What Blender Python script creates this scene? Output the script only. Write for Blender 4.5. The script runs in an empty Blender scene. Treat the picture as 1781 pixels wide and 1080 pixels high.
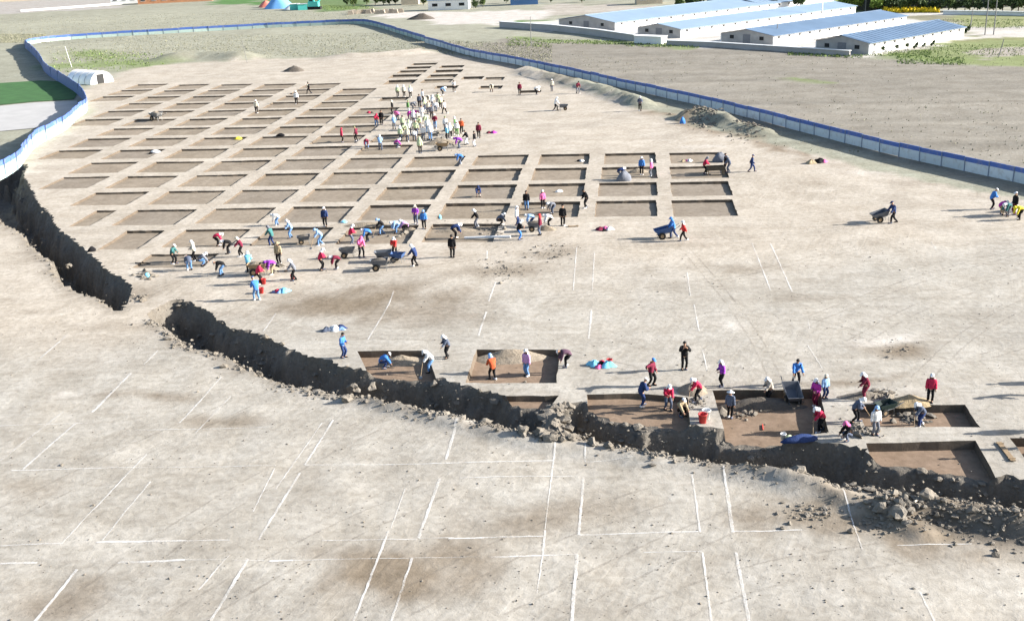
import bpy, bmesh, math, random
import numpy as np
from mathutils import Vector, Matrix, Quaternion
from mathutils.geometry import delaunay_2d_cdt
rnd = random.Random(7)
scene = bpy.context.scene
col = scene.collection
R = math.radians

# ------------------------------------------------------------ camera
S = 7.5                                             # metres per grid square
F_PX, PITCH, ROLL, YAW = 1884.336, 0.340975, -0.041914, -0.111921
CAM_H, GX0, GY0 = 3.293747 * S, -4.801575 * S, 13.851865 * S
IW, IH = 1781.0, 1080.0
cam_data = bpy.data.cameras.new('camera')
cam = bpy.data.objects.new('camera', cam_data); col.objects.link(cam)
cam_data.sensor_width = 36.0
cam_data.lens = 36.0 * F_PX / IW
cam_data.clip_start = 0.5
cam_data.clip_end = 6000
ct, st, cr, sr = math.cos(PITCH), math.sin(PITCH), math.cos(ROLL), math.sin(ROLL)
fwd = Vector((0, ct, -st)); rgt = Vector((1, 0, 0)); dwn = Vector((0, -st, -ct))
r2 = cr * rgt - sr * dwn
d2 = sr * rgt + cr * dwn
m = Matrix.Identity(4)
for k in range(3):
    m[k][0] = r2[k]; m[k][1] = -d2[k]; m[k][2] = -fwd[k]
m[0][3], m[1][3], m[2][3] = 0, 0, CAM_H
cam.matrix_world = m
scene.camera = cam

# ------------------------------------------------------------ sky, sun, exposure
SUN_AZ, SUN_EL = R(-1.0), R(21.5)                   # azimuth measured from +X
world = bpy.data.worlds.new('World'); scene.world = world; world.use_nodes = True
nt = world.node_tree
sky = nt.nodes.new('ShaderNodeTexSky'); sky.sky_type = 'NISHITA'; sky.sun_disc = False
sky.sun_elevation = SUN_EL; sky.sun_rotation = math.pi / 2 - SUN_AZ
sky.air_density = 1.0; sky.dust_density = 1.5; sky.ozone_density = 1.0
bg = nt.nodes['Background']; bg.inputs[1].default_value = 0.08
nt.links.new(sky.outputs[0], bg.inputs[0])
sun_d = bpy.data.lights.new('sun', 'SUN'); sun_d.energy = 5.0; sun_d.angle = R(0.53)
sun_d.color = (1.0, 0.955, 0.885)
sun = bpy.data.objects.new('sun', sun_d); col.objects.link(sun)
sd = Vector((math.cos(SUN_EL) * math.cos(SUN_AZ), math.cos(SUN_EL) * math.sin(SUN_AZ), math.sin(SUN_EL)))
sun.rotation_euler = sd.to_track_quat('Z', 'Y').to_euler()
sun.location = (60, 60, 60)
scene.view_settings.view_transform = 'Standard'
scene.view_settings.look = 'None'
scene.view_settings.gamma = 1.0
scene.view_settings.exposure = 1.52
scene.view_settings.use_curve_mapping = False

# ------------------------------------------------------------ measuring helpers
def P(px, py, z=0.0):
    """point of the level z that was measured at this spot of the photograph"""
    u, v = (px - IW / 2) / F_PX, (py - IH / 2) / F_PX
    uu, vv = cr * u + sr * v, -sr * u + cr * v
    d = Vector((uu, ct - vv * st, -st - vv * ct))
    t = (z - CAM_H) / d.z
    return (d.x * t, d.y * t)
cy_, sy_ = math.cos(YAW), math.sin(YAW)
def GW(gx, gy):                                     # dig grid -> metres
    return (S * (cy_ * gx - sy_ * gy) + GX0, S * (sy_ * gx + cy_ * gy) + GY0)
def WG(x, y):
    X, Y = x - GX0, y - GY0
    return ((cy_ * X + sy_ * Y) / S, (-sy_ * X + cy_ * Y) / S)
GC = np.array([[-0.00542, -0.06217], [5.31319, 0.04391], [0.0198, 5.13363], [-0.36818, 0.23641], [-0.08943, -0.0799],
               [0.01832, 0.01282], [0.05987, -0.15832], [0.10071, -0.05165], [0.04348, -0.07929], [-0.00914, -0.05257]])
def grid_ij(i, j):                                  # surveyed squares are not quite regular
    i, j = i / 5.0, j / 5.0
    a = np.array([1, i, j, i * i, i * j, j * j, i ** 3, i * i * j, i * j * j, j ** 3])
    return tuple(a @ GC)

def _hash(ix, iy, seed):
    h = (ix * 374761393 + iy * 668265263 + seed * 974634777) & 0xFFFFFFFF
    h = ((h ^ (h >> 13)) * 1274126177) & 0xFFFFFFFF
    return ((h ^ (h >> 16)) & 0xFFFF) / 32767.5 - 1.0
def vnoise(x, y, seed=0):
    x = np.asarray(x, float); y = np.asarray(y, float)
    ix = np.floor(x).astype(np.int64); iy = np.floor(y).astype(np.int64)
    fx = x - ix; fy = y - iy
    fx = fx * fx * (3 - 2 * fx); fy = fy * fy * (3 - 2 * fy)
    a = _hash(ix, iy, seed); b = _hash(ix + 1, iy, seed); c = _hash(ix, iy + 1, seed); d = _hash(ix + 1, iy + 1, seed)
    return (a * (1 - fx) + b * fx) * (1 - fy) + (c * (1 - fx) + d * fx) * fy
def fbm(x, y, seed=0, octv=4):
    s = 0; a = 0.5
    for k in range(octv):
        s = s + a * vnoise(x * 2 ** k, y * 2 ** k, seed + k * 17); a *= 0.55
    return s
def inpoly(x, y, poly):
    x = np.asarray(x, float); y = np.asarray(y, float)
    ins = np.zeros(x.shape, bool); n = len(poly)
    for k in range(n):
        x1, y1 = poly[k]; x2, y2 = poly[(k + 1) % n]
        if y1 == y2: continue
        c = ((y1 > y) != (y2 > y)) & (x < (x2 - x1) * (y - y1) / (y2 - y1) + x1)
        ins ^= c
    return ins
def dist_poly(x, y, line):
    x = np.asarray(x, float); y = np.asarray(y, float)
    best = np.full(x.shape, 1e9)
    for (x1, y1), (x2, y2) in zip(line[:-1], line[1:]):
        dx, dy = x2 - x1, y2 - y1; l2 = dx * dx + dy * dy + 1e-12
        t = np.clip(((x - x1) * dx + (y - y1) * dy) / l2, 0, 1)
        best = np.minimum(best, np.hypot(x - x1 - t * dx, y - y1 - t * dy))
    return best
def resample(line, step, jit=0.0, rg=rnd, closed=False):
    out = []
    pts = list(line) + ([line[0]] if closed else [])
    for (x1, y1), (x2, y2) in zip(pts[:-1], pts[1:]):
        L = math.hypot(x2 - x1, y2 - y1); n = max(1, int(round(L / step)))
        nx, ny = -(y2 - y1) / (L + 1e-9), (x2 - x1) / (L + 1e-9)
        for k in range(n):
            t = k / n; o = rg.uniform(-jit, jit) if (k or out) else 0
            out.append((x1 + (x2 - x1) * t + nx * o, y1 + (y2 - y1) * t + ny * o))
    if not closed: out.append(pts[-1])
    return out
def PL(pts, z=0.0): return [P(a, b, z) for a, b in pts]

# ------------------------------------------------------------ object helpers
def tag(o, label=None, cat=None, group=None, kind=None):
    if label: o['label'] = label
    if cat: o['category'] = cat
    if group: o['group'] = group
    if kind: o['kind'] = kind
    return o
def empty(name, loc=(0, 0, 0), rz=0.0):
    o = bpy.data.objects.new(name, None); col.objects.link(o)
    o.location = loc; o.rotation_euler = (0, 0, rz); o.empty_display_size = 0.2
    return o
def link(name, me, mat=None, parent=None):
    o = bpy.data.objects.new(name, me); col.objects.link(o)
    if mat is not None:
        if len(me.materials) == 0: me.materials.append(mat)
        elif me.materials[0] is not mat:
            o.material_slots[0].link = 'OBJECT'; o.material_slots[0].material = mat
    if parent is not None: o.parent = parent
    return o
def mesh_of(name, v, f, smooth=False):
    me = bpy.data.meshes.new(name)
    me.from_pydata([tuple(map(float, q)) for q in v], [], [tuple(map(int, q)) for q in f]); me.update()
    if smooth: me.polygons.foreach_set('use_smooth', [True] * len(me.polygons))
    return me
class MB:
    """collects shapes for one mesh"""
    def __init__(s): s.v = []; s.f = []
    def add(s, v, f):
        b = len(s.v); s.v += [tuple(q) for q in v]; s.f += [tuple(k + b for k in q) for q in f]; return s
    def box(s, c, d, M=None):
        x, y, z = d[0] / 2, d[1] / 2, d[2] / 2
        v = [Vector((a * x, b * y, e * z)) for a in (-1, 1) for b in (-1, 1) for e in (-1, 1)]
        if M is not None: v = [M @ q for q in v]
        v = [q + Vector(c) for q in v]
        return s.add(v, [(0, 1, 3, 2), (4, 6, 7, 5), (0, 4, 5, 1), (2, 3, 7, 6), (0, 2, 6, 4), (1, 5, 7, 3)])
    def tube(s, pts, rad, n=8, cap=True):
        pts = [Vector(q) for q in pts]
        rad = rad if isinstance(rad, (list, tuple)) else [rad] * len(pts)
        v = []
        for k, q in enumerate(pts):
            t = (pts[min(k + 1, len(pts) - 1)] - pts[max(k - 1, 0)]).normalized()
            a = t.orthogonal().normalized() if k == 0 else (a - t * a.dot(t)).normalized()
            b = t.cross(a)
            v += [q + (a * math.cos(2 * math.pi * i / n) + b * math.sin(2 * math.pi * i / n)) * rad[k] for i in range(n)]
        f = [(k * n + i, k * n + (i + 1) % n, (k + 1) * n + (i + 1) % n, (k + 1) * n + i) for k in range(len(pts) - 1) for i in range(n)]
        if cap: f += [tuple(reversed(range(n))), tuple(range((len(pts) - 1) * n, len(pts) * n))]
        return s.add(v, f)
    def lathe(s, prof, n=12, c=(0, 0, 0)):
        v = [(c[0] + r * math.cos(2 * math.pi * i / n), c[1] + r * math.sin(2 * math.pi * i / n), c[2] + z) for r, z in prof for i in range(n)]
        f = [(k * n + i, k * n + (i + 1) % n, (k + 1) * n + (i + 1) % n, (k + 1) * n + i) for k in range(len(prof) - 1) for i in range(n)]
        f += [tuple(reversed(range(n))), tuple(range((len(prof) - 1) * n, len(prof) * n))]
        return s.add(v, f)
    def mesh(s, name, smooth=False): return mesh_of(name, s.v, s.f, smooth)
    def build(s, name, mat, parent=None, smooth=False): return link(name, s.mesh(name, smooth), mat, parent)

# ------------------------------------------------------------ materials
MATS = {}
def nodes_mat(name):
    m = bpy.data.materials.new(name); m.use_nodes = True
    return m, m.node_tree, m.node_tree.nodes['Principled BSDF']
def N(nt, kind, **kw):
    n = nt.nodes.new(kind)
    for k, v in kw.items():
        if k in n.inputs.keys(): n.inputs[k].default_value = v
        else: setattr(n, k, v)
    return n
def srgb(r, g, b):
    f = lambda c: (c / 255 / 12.92) if c / 255 <= 0.04045 else ((c / 255 + 0.055) / 1.055) ** 2.4
    return (f(r), f(g), f(b), 1)
def mixc(nt, fac, a, b, mode='MIX'):
    n = nt.nodes.new('ShaderNodeMix'); n.data_type = 'RGBA'; n.blend_type = mode
    for s, val in ((n.inputs[0], fac), (n.inputs[6], a), (n.inputs[7], b)):
        if hasattr(val, 'links') or isinstance(val, bpy.types.NodeSocket): nt.links.new(val, s)
        else: s.default_value = val
    return n.outputs[2]
def ramp(nt, src, a, b, ca=(0, 0, 0, 1), cb=(1, 1, 1, 1)):
    n = nt.nodes.new('ShaderNodeValToRGB')
    n.color_ramp.elements[0].position = a; n.color_ramp.elements[0].color = ca
    n.color_ramp.elements[1].position = b; n.color_ramp.elements[1].color = cb
    nt.links.new(src, n.inputs[0]); return n.outputs[0]
def noise_at(nt, vec, scale, detail=4, rough=0.55, dist=0.0):
    n = nt.nodes.new('ShaderNodeTexNoise'); n.inputs['Scale'].default_value = scale
    n.inputs['Detail'].default_value = detail; n.inputs['Roughness'].default_value = rough
    n.inputs['Distortion'].default_value = dist
    nt.links.new(vec, n.inputs['Vector']); return n.outputs['Fac']
def mapped(nt, src, rot=(0, 0, 0), scale=(1, 1, 1), loc=(0, 0, 0)):
    n = nt.nodes.new('ShaderNodeMapping')
    n.inputs['Rotation'].default_value = rot; n.inputs['Scale'].default_value = scale; n.inputs['Location'].default_value = loc
    nt.links.new(src, n.inputs['Vector']); return n.outputs[0]
def mathn(nt, op, a, b=None):
    n = nt.nodes.new('ShaderNodeMath'); n.operation = op
    for s, val in zip(n.inputs, (a, b)):
        if val is None: continue
        if isinstance(val, bpy.types.NodeSocket): nt.links.new(val, s)
        else: s.default_value = val
    return n.outputs[0]

def soil_mat(name, base=None, attr=None, streak=0.0, bump=0.5, speck=0.35, rot=0.6, fine=1.0):
    m, nt, bs = nodes_mat(name)
    geo = nt.nodes.new('ShaderNodeNewGeometry'); vec = geo.outputs['Position']
    if attr:
        at = nt.nodes.new('ShaderNodeAttribute'); at.attribute_name = attr; c = at.outputs['Color']
    else:
        rgb = nt.nodes.new('ShaderNodeRGB'); rgb.outputs[0].default_value = base; c = rgb.outputs[0]
    n1 = noise_at(nt, vec, 0.35, 5, 0.6, 0.4)
    n2 = noise_at(nt, vec, 2.3 * fine, 6, 0.65, 0.3)
    n3 = noise_at(nt, vec, 14.0 * fine, 4, 0.7)
    def stretched(ang, sx, sy):
        q = nt.nodes.new('ShaderNodeMapping'); q.vector_type = 'TEXTURE'
        q.inputs['Rotation'].default_value = (0, 0, ang); q.inputs['Scale'].default_value = (sx, sy, 1)
        nt.links.new(vec, q.inputs['Vector']); return q.outputs[0]
    n4a = noise_at(nt, stretched(rot, 3.5, 0.38), 1.1, 5, 0.65, 0.5)
    n4b = noise_at(nt, stretched(-0.05, 4.0, 0.6), 0.9, 5, 0.65, 0.5)
    sel = ramp(nt, noise_at(nt, vec, 0.06, 2, 0.5), 0.42, 0.58)
    mx = nt.nodes.new('ShaderNodeMix'); mx.data_type = 'FLOAT'
    nt.links.new(sel, mx.inputs[0]); nt.links.new(n4a, mx.inputs[2]); nt.links.new(n4b, mx.inputs[3]); n4 = mx.outputs[0]
    n5 = noise_at(nt, stretched(-0.12, 16.0, 0.9), 0.5, 4, 0.6, 0.3)
    c = mixc(nt, 0.4, c, ramp(nt, n5, 0.33, 0.67, (0.90, 0.885, 0.87, 1), (1.06, 1.06, 1.06, 1)), 'MULTIPLY')
    c = mixc(nt, 0.85, c, ramp(nt, n1, 0.32, 0.68, (0.80, 0.775, 0.74, 1), (1.08, 1.085, 1.09, 1)), 'MULTIPLY')
    c = mixc(nt, 0.9, c, ramp(nt, n2, 0.34, 0.66, (0.80, 0.785, 0.765, 1), (1.12, 1.12, 1.12, 1)), 'MULTIPLY')
    if streak: c = mixc(nt, streak, c, ramp(nt, n4, 0.35, 0.62, (0.80, 0.78, 0.75, 1), (1.10, 1.10, 1.11, 1)), 'MULTIPLY')
    vo = nt.nodes.new('ShaderNodeTexVoronoi'); vo.inputs['Scale'].default_value = 2.4; vo.inputs['Randomness'].default_value = 1
    nt.links.new(mapped(nt, vec, (0, 0, rot), (1, 1.7, 1)), vo.inputs['Vector'])
    sp = ramp(nt, mathn(nt, 'ADD', vo.outputs['Distance'], mathn(nt, 'MULTIPLY', n3, 0.25)), 0.17, 0.24, (1, 1, 1, 1), (0, 0, 0, 1))
    spm = mathn(nt, 'MULTIPLY', mathn(nt, 'MULTIPLY', sp, ramp(nt, n1, 0.45, 0.60)), speck)
    c = mixc(nt, spm, c, (0.10, 0.085, 0.07, 1))
    nt.links.new(c, bs.inputs['Base Color'])
    bs.inputs['Roughness'].default_value = 0.95; bs.inputs['Specular IOR Level'].default_value = 0.15
    h = mathn(nt, 'ADD', mathn(nt, 'MULTIPLY', n2, 0.10), mathn(nt, 'MULTIPLY', n3, 0.025))
    if streak: h = mathn(nt, 'ADD', h, mathn(nt, 'MULTIPLY', n4, 0.12 * streak))
    bp = nt.nodes.new('ShaderNodeBump'); bp.inputs['Strength'].default_value = bump; bp.inputs['Distance'].default_value = 1.0
    nt.links.new(h, bp.inputs['Height']); nt.links.new(bp.outputs[0], bs.inputs['Normal'])
    return m
def plain(name, c, rough=0.7, var=0.12, scale=6.0, metal=0.0, spec=0.3, bump=0.0, alpha=None):
    if name in MATS: return MATS[name]
    m, nt, bs = nodes_mat(name)
    tc = nt.nodes.new('ShaderNodeTexCoord')
    n = noise_at(nt, tc.outputs['Object'], scale, 4, 0.6)
    cc = mixc(nt, 1.0, c, ramp(nt, n, 0.3, 0.7, (1 - var * 1.3, 1 - var * 1.3, 1 - var * 1.3, 1), (1 + var, 1 + var, 1 + var, 1)), 'MULTIPLY')
    nt.links.new(cc, bs.inputs['Base Color'])
    bs.inputs['Roughness'].default_value = rough; bs.inputs['Metallic'].default_value = metal
    bs.inputs['Specular IOR Level'].default_value = spec
    if bump:
        bp = nt.nodes.new('ShaderNodeBump'); bp.inputs['Strength'].default_value = bump; bp.inputs['Distance'].default_value = 0.05
        nt.links.new(n, bp.inputs['Height']); nt.links.new(bp.outputs[0], bs.inputs['Normal'])
    MATS[name] = m; return m

M_ground = soil_mat('ground_soil', attr='Col', streak=0.38, bump=0.34, speck=0.6, rot=1.12)
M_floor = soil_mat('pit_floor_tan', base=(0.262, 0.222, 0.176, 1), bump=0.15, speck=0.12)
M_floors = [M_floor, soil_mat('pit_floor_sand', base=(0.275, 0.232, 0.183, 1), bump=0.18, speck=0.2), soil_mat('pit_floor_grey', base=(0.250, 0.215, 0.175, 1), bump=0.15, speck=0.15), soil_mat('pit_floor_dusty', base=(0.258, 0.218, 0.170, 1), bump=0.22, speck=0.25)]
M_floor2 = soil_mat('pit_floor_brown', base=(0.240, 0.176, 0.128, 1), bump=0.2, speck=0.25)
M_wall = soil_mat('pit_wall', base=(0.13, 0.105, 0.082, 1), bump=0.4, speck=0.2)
M_trench = soil_mat('trench_earth', base=(0.165, 0.150, 0.130, 1), bump=1.0, speck=0.3, fine=1.8)
M_clod = soil_mat('clod_earth', base=(0.215, 0.195, 0.168, 1), bump=0.9, speck=0.1, fine=2)
M_white = plain('white_paint', (0.78, 0.78, 0.77, 1), 0.6, 0.06, 0.8)
M_dark = plain('dark_opening', (0.015, 0.016, 0.018, 1), 0.6)
M_wood = plain('wood', (0.28, 0.20, 0.12, 1), 0.7, 0.2, 12)
M_steel = plain('grey_steel', (0.25, 0.26, 0.27, 1), 0.45, 0.1, 8, 0.6)
M_rubber = plain('black_rubber', (0.02, 0.02, 0.02, 1), 0.8)
M_skin = plain('skin', (0.42, 0.25, 0.17, 1), 0.55, 0.05)

# ------------------------------------------------------------ ground shape
BANKS = []                                          # (line, height, half width, steepness)
BANKS.append((PL([(1560, 884), (1640, 892), (1720, 908), (1800, 922), (1900, 945), (2050, 975)]), 0.62, 0.75))
BANKS.append((PL([(1470, 868), (1500, 880), (1560, 905), (1600, 925)]), 0.30, 0.7))
BANKS.append((PL([(912, 124), (960, 138), (1040, 157), (1100, 176), (1122, 184)]), 1.05, 1.55, .12))
BANKS.append((PL([(1198, 206), (1225, 205), (1258, 213)]), 1.3, 1.5))
BANKS.append((PL([(1262, 216), (1300, 226), (1330, 232)]), 0.7, 1.2))
BANKS.append((PL([(300, 104), (350, 99), (420, 101)]), 1.4, 3.5))
BANKS.append((PL([(600, 100), (660, 97), (720, 92)]), 0.7, 4.0))
BANKS.append((PL([(620, 690), (760, 726), (930, 772), (1060, 790), (1250, 816), (1430, 856)]), 0.22, 0.7))
BANKS.append((PL([(1300, 778 + 42), (1380, 838), (1420, 846)]), 0.35, 0.45))
def zg(x, y):
    x = np.asarray(x, float); y = np.asarray(y, float)
    r = np.hypot(x, y)
    z = 0.05 * vnoise(x / 7, y / 7, 3) + 0.03 * vnoise(x / 2.1, y / 2.1, 5) * np.clip(1.4 - r / 90, 0, 1)
    z = z + 0.018 * vnoise(x / 0.8, y / 0.8, 9) * np.clip(1.5 - r / 60, 0, 1)
    for line, h, w, *wb in BANKS:
        wk = wb[0] if wb else .45
        xs = [q[0] for q in line]; ys = [q[1] for q in line]
        msk = (x > min(xs) - 4 * w) & (x < max(xs) + 4 * w) & (y > min(ys) - 4 * w) & (y < max(ys) + 4 * w)
        if not np.any(msk): continue
        if x.ndim == 0:
            d = dist_poly(x, y, line); wob = 1 + wk * fbm(x / 1.1, y / 1.1, 31)
            z = z + h * wob * np.exp(-(d / w) ** 2.6)
        else:
            d = dist_poly(x[msk], y[msk], line); wob = 1 + wk * fbm(x[msk] / 1.1, y[msk] / 1.1, 31)
            z[msk] += h * wob * np.exp(-(d / w) ** 3)
    return z
def zg1(x, y): return float(zg(np.array([x]), np.array([y]))[0])

# ---- trenches: far rim and near rim, as surveyed
rg = random.Random(11)
TR = {}
def chaikin0(l):
    for _ in range(2):
        o = [l[0]]
        for a, b in zip(l[:-1], l[1:]): o += [(a[0] * .75 + b[0] * .25, a[1] * .75 + b[1] * .25), (a[0] * .25 + b[0] * .75, a[1] * .25 + b[1] * .75)]
        l = o + [l[-1]]
    return l
def def_trench(name, far, near, depth, step=0.28):
    fl = resample(PL(far), step, 0.20, rg); nl = resample(PL(near), step, 0.30, rg)
    TR[name] = dict(far_s=chaikin0(PL(far)), far=fl, near=nl, poly=fl + nl[::-1], depth=depth, basez={})
def_trench('main_west',
    [(255, 546), (282, 530), (308, 519), (342, 531), (362, 537), (376, 554), (407, 572), (436, 575), (470, 588), (504, 604), (537, 619), (564, 622), (594, 637),
     (625, 641), (653, 645), (693, 649), (724, 652), (767, 656), (803, 668), (823, 673), (871, 684), (884, 693), (947, 703), (956, 708)],
    [(262, 556), (286, 574), (315, 605), (367, 615), (412, 635), (443, 653), (508, 672), (576, 686), (640, 699), (702, 712), (793, 728), (854, 742), (900, 752), (952, 764)], 2.3)
def_trench('main_east',
    [(980, 702), (1008, 699), (1020, 702), (1063, 721), (1100, 728), (1159, 736), (1200, 739), (1255, 747), (1278, 756), (1318, 759), (1361, 760), (1400, 764), (1480, 774), (1506, 779),
     (1513, 788), (1535, 793), (1568, 797), (1665, 810), (1730, 827), (1749, 825), (1800, 836), (1880, 852), (2000, 880)],
    [(978, 757), (1005, 764), (1050, 776), (1100, 787), (1200, 802), (1300, 820), (1380, 836), (1440, 846), (1505, 845), (1556, 854), (1605, 863), (1662, 874), (1700, 880), (1760, 890), (1860, 915), (2000, 950)], 2.3)
def_trench('left',
    [(20, 285), (50, 286), (40, 303), (56, 330), (67, 353), (89, 375), (103, 400), (130, 417), (155, 439), (189, 472), (216, 484), (230, 503)],
    [(-120, 318), (-60, 350), (0, 384), (8, 391), (36, 408), (55, 433), (90, 458), (90, 478), (111, 497), (139, 511), (172, 522), (192, 538), (207, 541), (222, 528)], 3.2)

# ---- pits
PITS = []   # dict(poly, open (set of rim indices that run along the trench), depth, floor material)
def add_pit_g(gx, gy, w, d, depth, mat=None, **kw):
    """(gx,gy) far left corner in grid squares"""
    for q in PITS:
        a = q.get('g')
        if a and gx < a[0] + a[2] + 0.03 and gx + w > a[0] - 0.03 and gy - d < a[1] + 0.03 and gy > a[1] - a[3] - 0.03: return
    c = [GW(gx, gy), GW(gx, gy - d), GW(gx + w, gy - d), GW(gx + w, gy)]
    PITS.append(dict(poly=resample(c, 0.6, 0.05, rg, True), open=(), depth=depth, mat=mat or rg.choice(M_floors), g=(gx, gy, w, d), **kw))
def add_pit_px(px, py, w, d, depth, mat=None, **kw):
    g = WG(*P(px, py)); add_pit_g(g[0], g[1], w, d, depth, mat, **kw)
# foreground pits beside the trench (own shapes)
def trench_pit(tr, corners, a, b, depth, label, mat=None):
    """corners: far-left .. far-right side in px, from the left rim end round to the right rim end; a, b: px of the rim ends on the trench"""
    fl = TR[tr]['far']
    A, B = P(*a), P(*b)
    ia = min(range(len(fl)), key=lambda k: math.hypot(fl[k][0] - A[0], fl[k][1] - A[1]))
    ib = min(range(len(fl)), key=lambda k: math.hypot(fl[k][0] - B[0], fl[k][1] - B[1]))
    rim = fl[ia:ib + 1]
    top = resample([fl[ib]] + PL(corners)[::-1] + [fl[ia]], 0.9, 0.03, rg)[1:-1]
    poly = rim + top
    PITS.append(dict(poly=poly, open=set(range(len(rim))), depth=depth, mat=mat or M_floor2, label=label, tr=tr, rim=(ia, ib)))
trench_pit('main_west', [(621, 611), (742, 609)], (640, 640), (762, 655), 0.40, 'small brown pit cut by the trench with a crouching person in blue')
add_pit_px(829, 608, 0.70, 0.68, 0.42, M_floor2, label='brown pit beside the trench with dug earth along its far side')
trench_pit('main_west', [(873, 687), (972, 687)], (885, 694), (955, 707), 0.34, 'narrow brown pit sliced by the trench next to the earth bridge')
trench_pit('main_east', [(1021, 685), (1110, 683), (1196, 690)], (1024, 703), (1195, 738), 0.34, 'brown pit behind the trench where people in red dig around an earth block')
trench_pit('main_east', [(1239, 678), (1425, 676), (1441, 751)], (1256, 747), (1366, 760), 0.55, 'deep brown pit behind the trench with a wheelbarrow on its far edge')
trench_pit('main_east', [(1506, 770), (1697, 766)], (1513, 787), (1731, 826), 0.45, 'wide brown pit with a smooth floor cut off by the trench')
add_pit_px(1486, 703, 0.755, 0.36, 0.42, M_floor2, label='rubble filled pit where people in grey coats dig')
add_pit_px(1756, 762, 0.8, 0.55, 0.4, M_floor2, label='brown pit beside the plank on the baulk')
# the regular grid
present = {12: range(-5, 0), 11: range(-5, 1), 10: range(-5, 1), 9: range(-4, 1), 8: range(-4, 2), 7: range(-4, 2), 6: range(-3, 2), 5: range(-3, 3),
           4: range(-3, 4), 3: range(-2, 8), 2: range(-2, 8), 1: range(-1, 8), 0: range(-1, 8), -1: range(0, 5), -2: range(0, 3)}
skip = {(3, 4), (2, -2), (7, 12)}
for j in sorted(present):
    for i in present[j]:
        if (i, j) in skip: continue
        g = grid_ij(i, j); w, d = (0.81 if i < 5 else 0.75) + rg.uniform(-.025, .02), 0.765 + rg.uniform(-.03, .02)
        dep = (0.17 if i < 3 else 0.25) if j < 4 else 0.2
        gx = g[0]
        if (i, j) == (0, -2): gx += 0.30; w = 0.46; dep = 0.24
        if j == -2: d = 0.5
        if (i, j) == (0, -2): d = 0.36
        if j >= 9: w *= 0.97
        while w > .1:
            tp = np.array([GW(gx - .06 + (w + .12) * u_, g[1] + .06 - (d + .12) * v_) for u_ in np.linspace(0, 1, 7) for v_ in np.linspace(0, 1, 7)])
            if not any(inpoly(tp[:, 0], tp[:, 1], t_['poly']).any() for t_ in TR.values()): break
            gx += .04; w -= .04
        if w < .2: continue
        add_pit_g(gx, g[1], w, d, dep + rg.uniform(-.02, .03), ij=(i, j))
for px, py, w, d in [(683, 130.5, .72, .6), (748.6, 130.5, .68, .6), (696, 123.2, .7, .5), (758, 122.3, .7, .55), (708, 116.5, .66, .45), (719, 110.5, .66, .42), (768, 114.5, .6, .5),
                     (676, 140, .7, .7), (738, 139, .7, .6), (806, 134, .5, .5), (845, 135, .45, .5), (760, 150, .5, .45), (800, 146, .45, .5), (836, 150, .5, .5), (873, 152, .4, .35), (905, 158, .45, .35),
                     (665, 170, .6, .5), (655, 187, .55, .5), (640, 203, .5, .5)]:
    add_pit_px(px, py, w, d, 0.3 + rg.uniform(-.06, .1))

HOLDS = [((270, 266), 'the white sack'), ((488, 237), 'the lone black bag'), ((414, 240), 'the yellow green bag'), ((832, 341), 'the squatting person in navy'), ((972, 334), 'the white cloth bundle'),
         ((1196, 281), 'the heap of white and pink coats'), ((1010, 281), 'the small heap of white and black coats'), ((272, 207), 'the barrow piled with tools'), ((642, 197), 'the small heap of crimson coats')]
for q in PITS:
    if 'label' in q: continue
    for (px, py), what in HOLDS:
        x_, y_ = P(px, py)
        if inpoly(np.array([x_]), np.array([y_]), q['poly'])[0]: q['label'] = 'shallow square pit of the dig grid holding ' + what
    if 'ij' not in q: q['kin'] = ('narrow shallow pit in the loose cluster between the crowd and the hoarding bend', 'narrow pits by the hoarding bend')
    elif q['ij'][1] <= -1: q['kin'] = ('tan floored pit in the grid rows where the bending workers dig', 'pits along the working edge of the grid')
    elif q['ij'][0] >= 5: q['kin'] = ('square pit with a broad shaded end wall at the open sand end of the grid', 'pits at the open sand end of the grid')
    elif q['ij'][1] >= 8: q['kin'] = ('shallow tan pit in the grid rows towards the arched tent and dark heap', 'pits in the rows towards the arched tent')
    else: q['kin'] = ('shallow square pit with a flat tan floor in the wide middle of the grid', 'shallow square pits in the middle of the grid')
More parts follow.
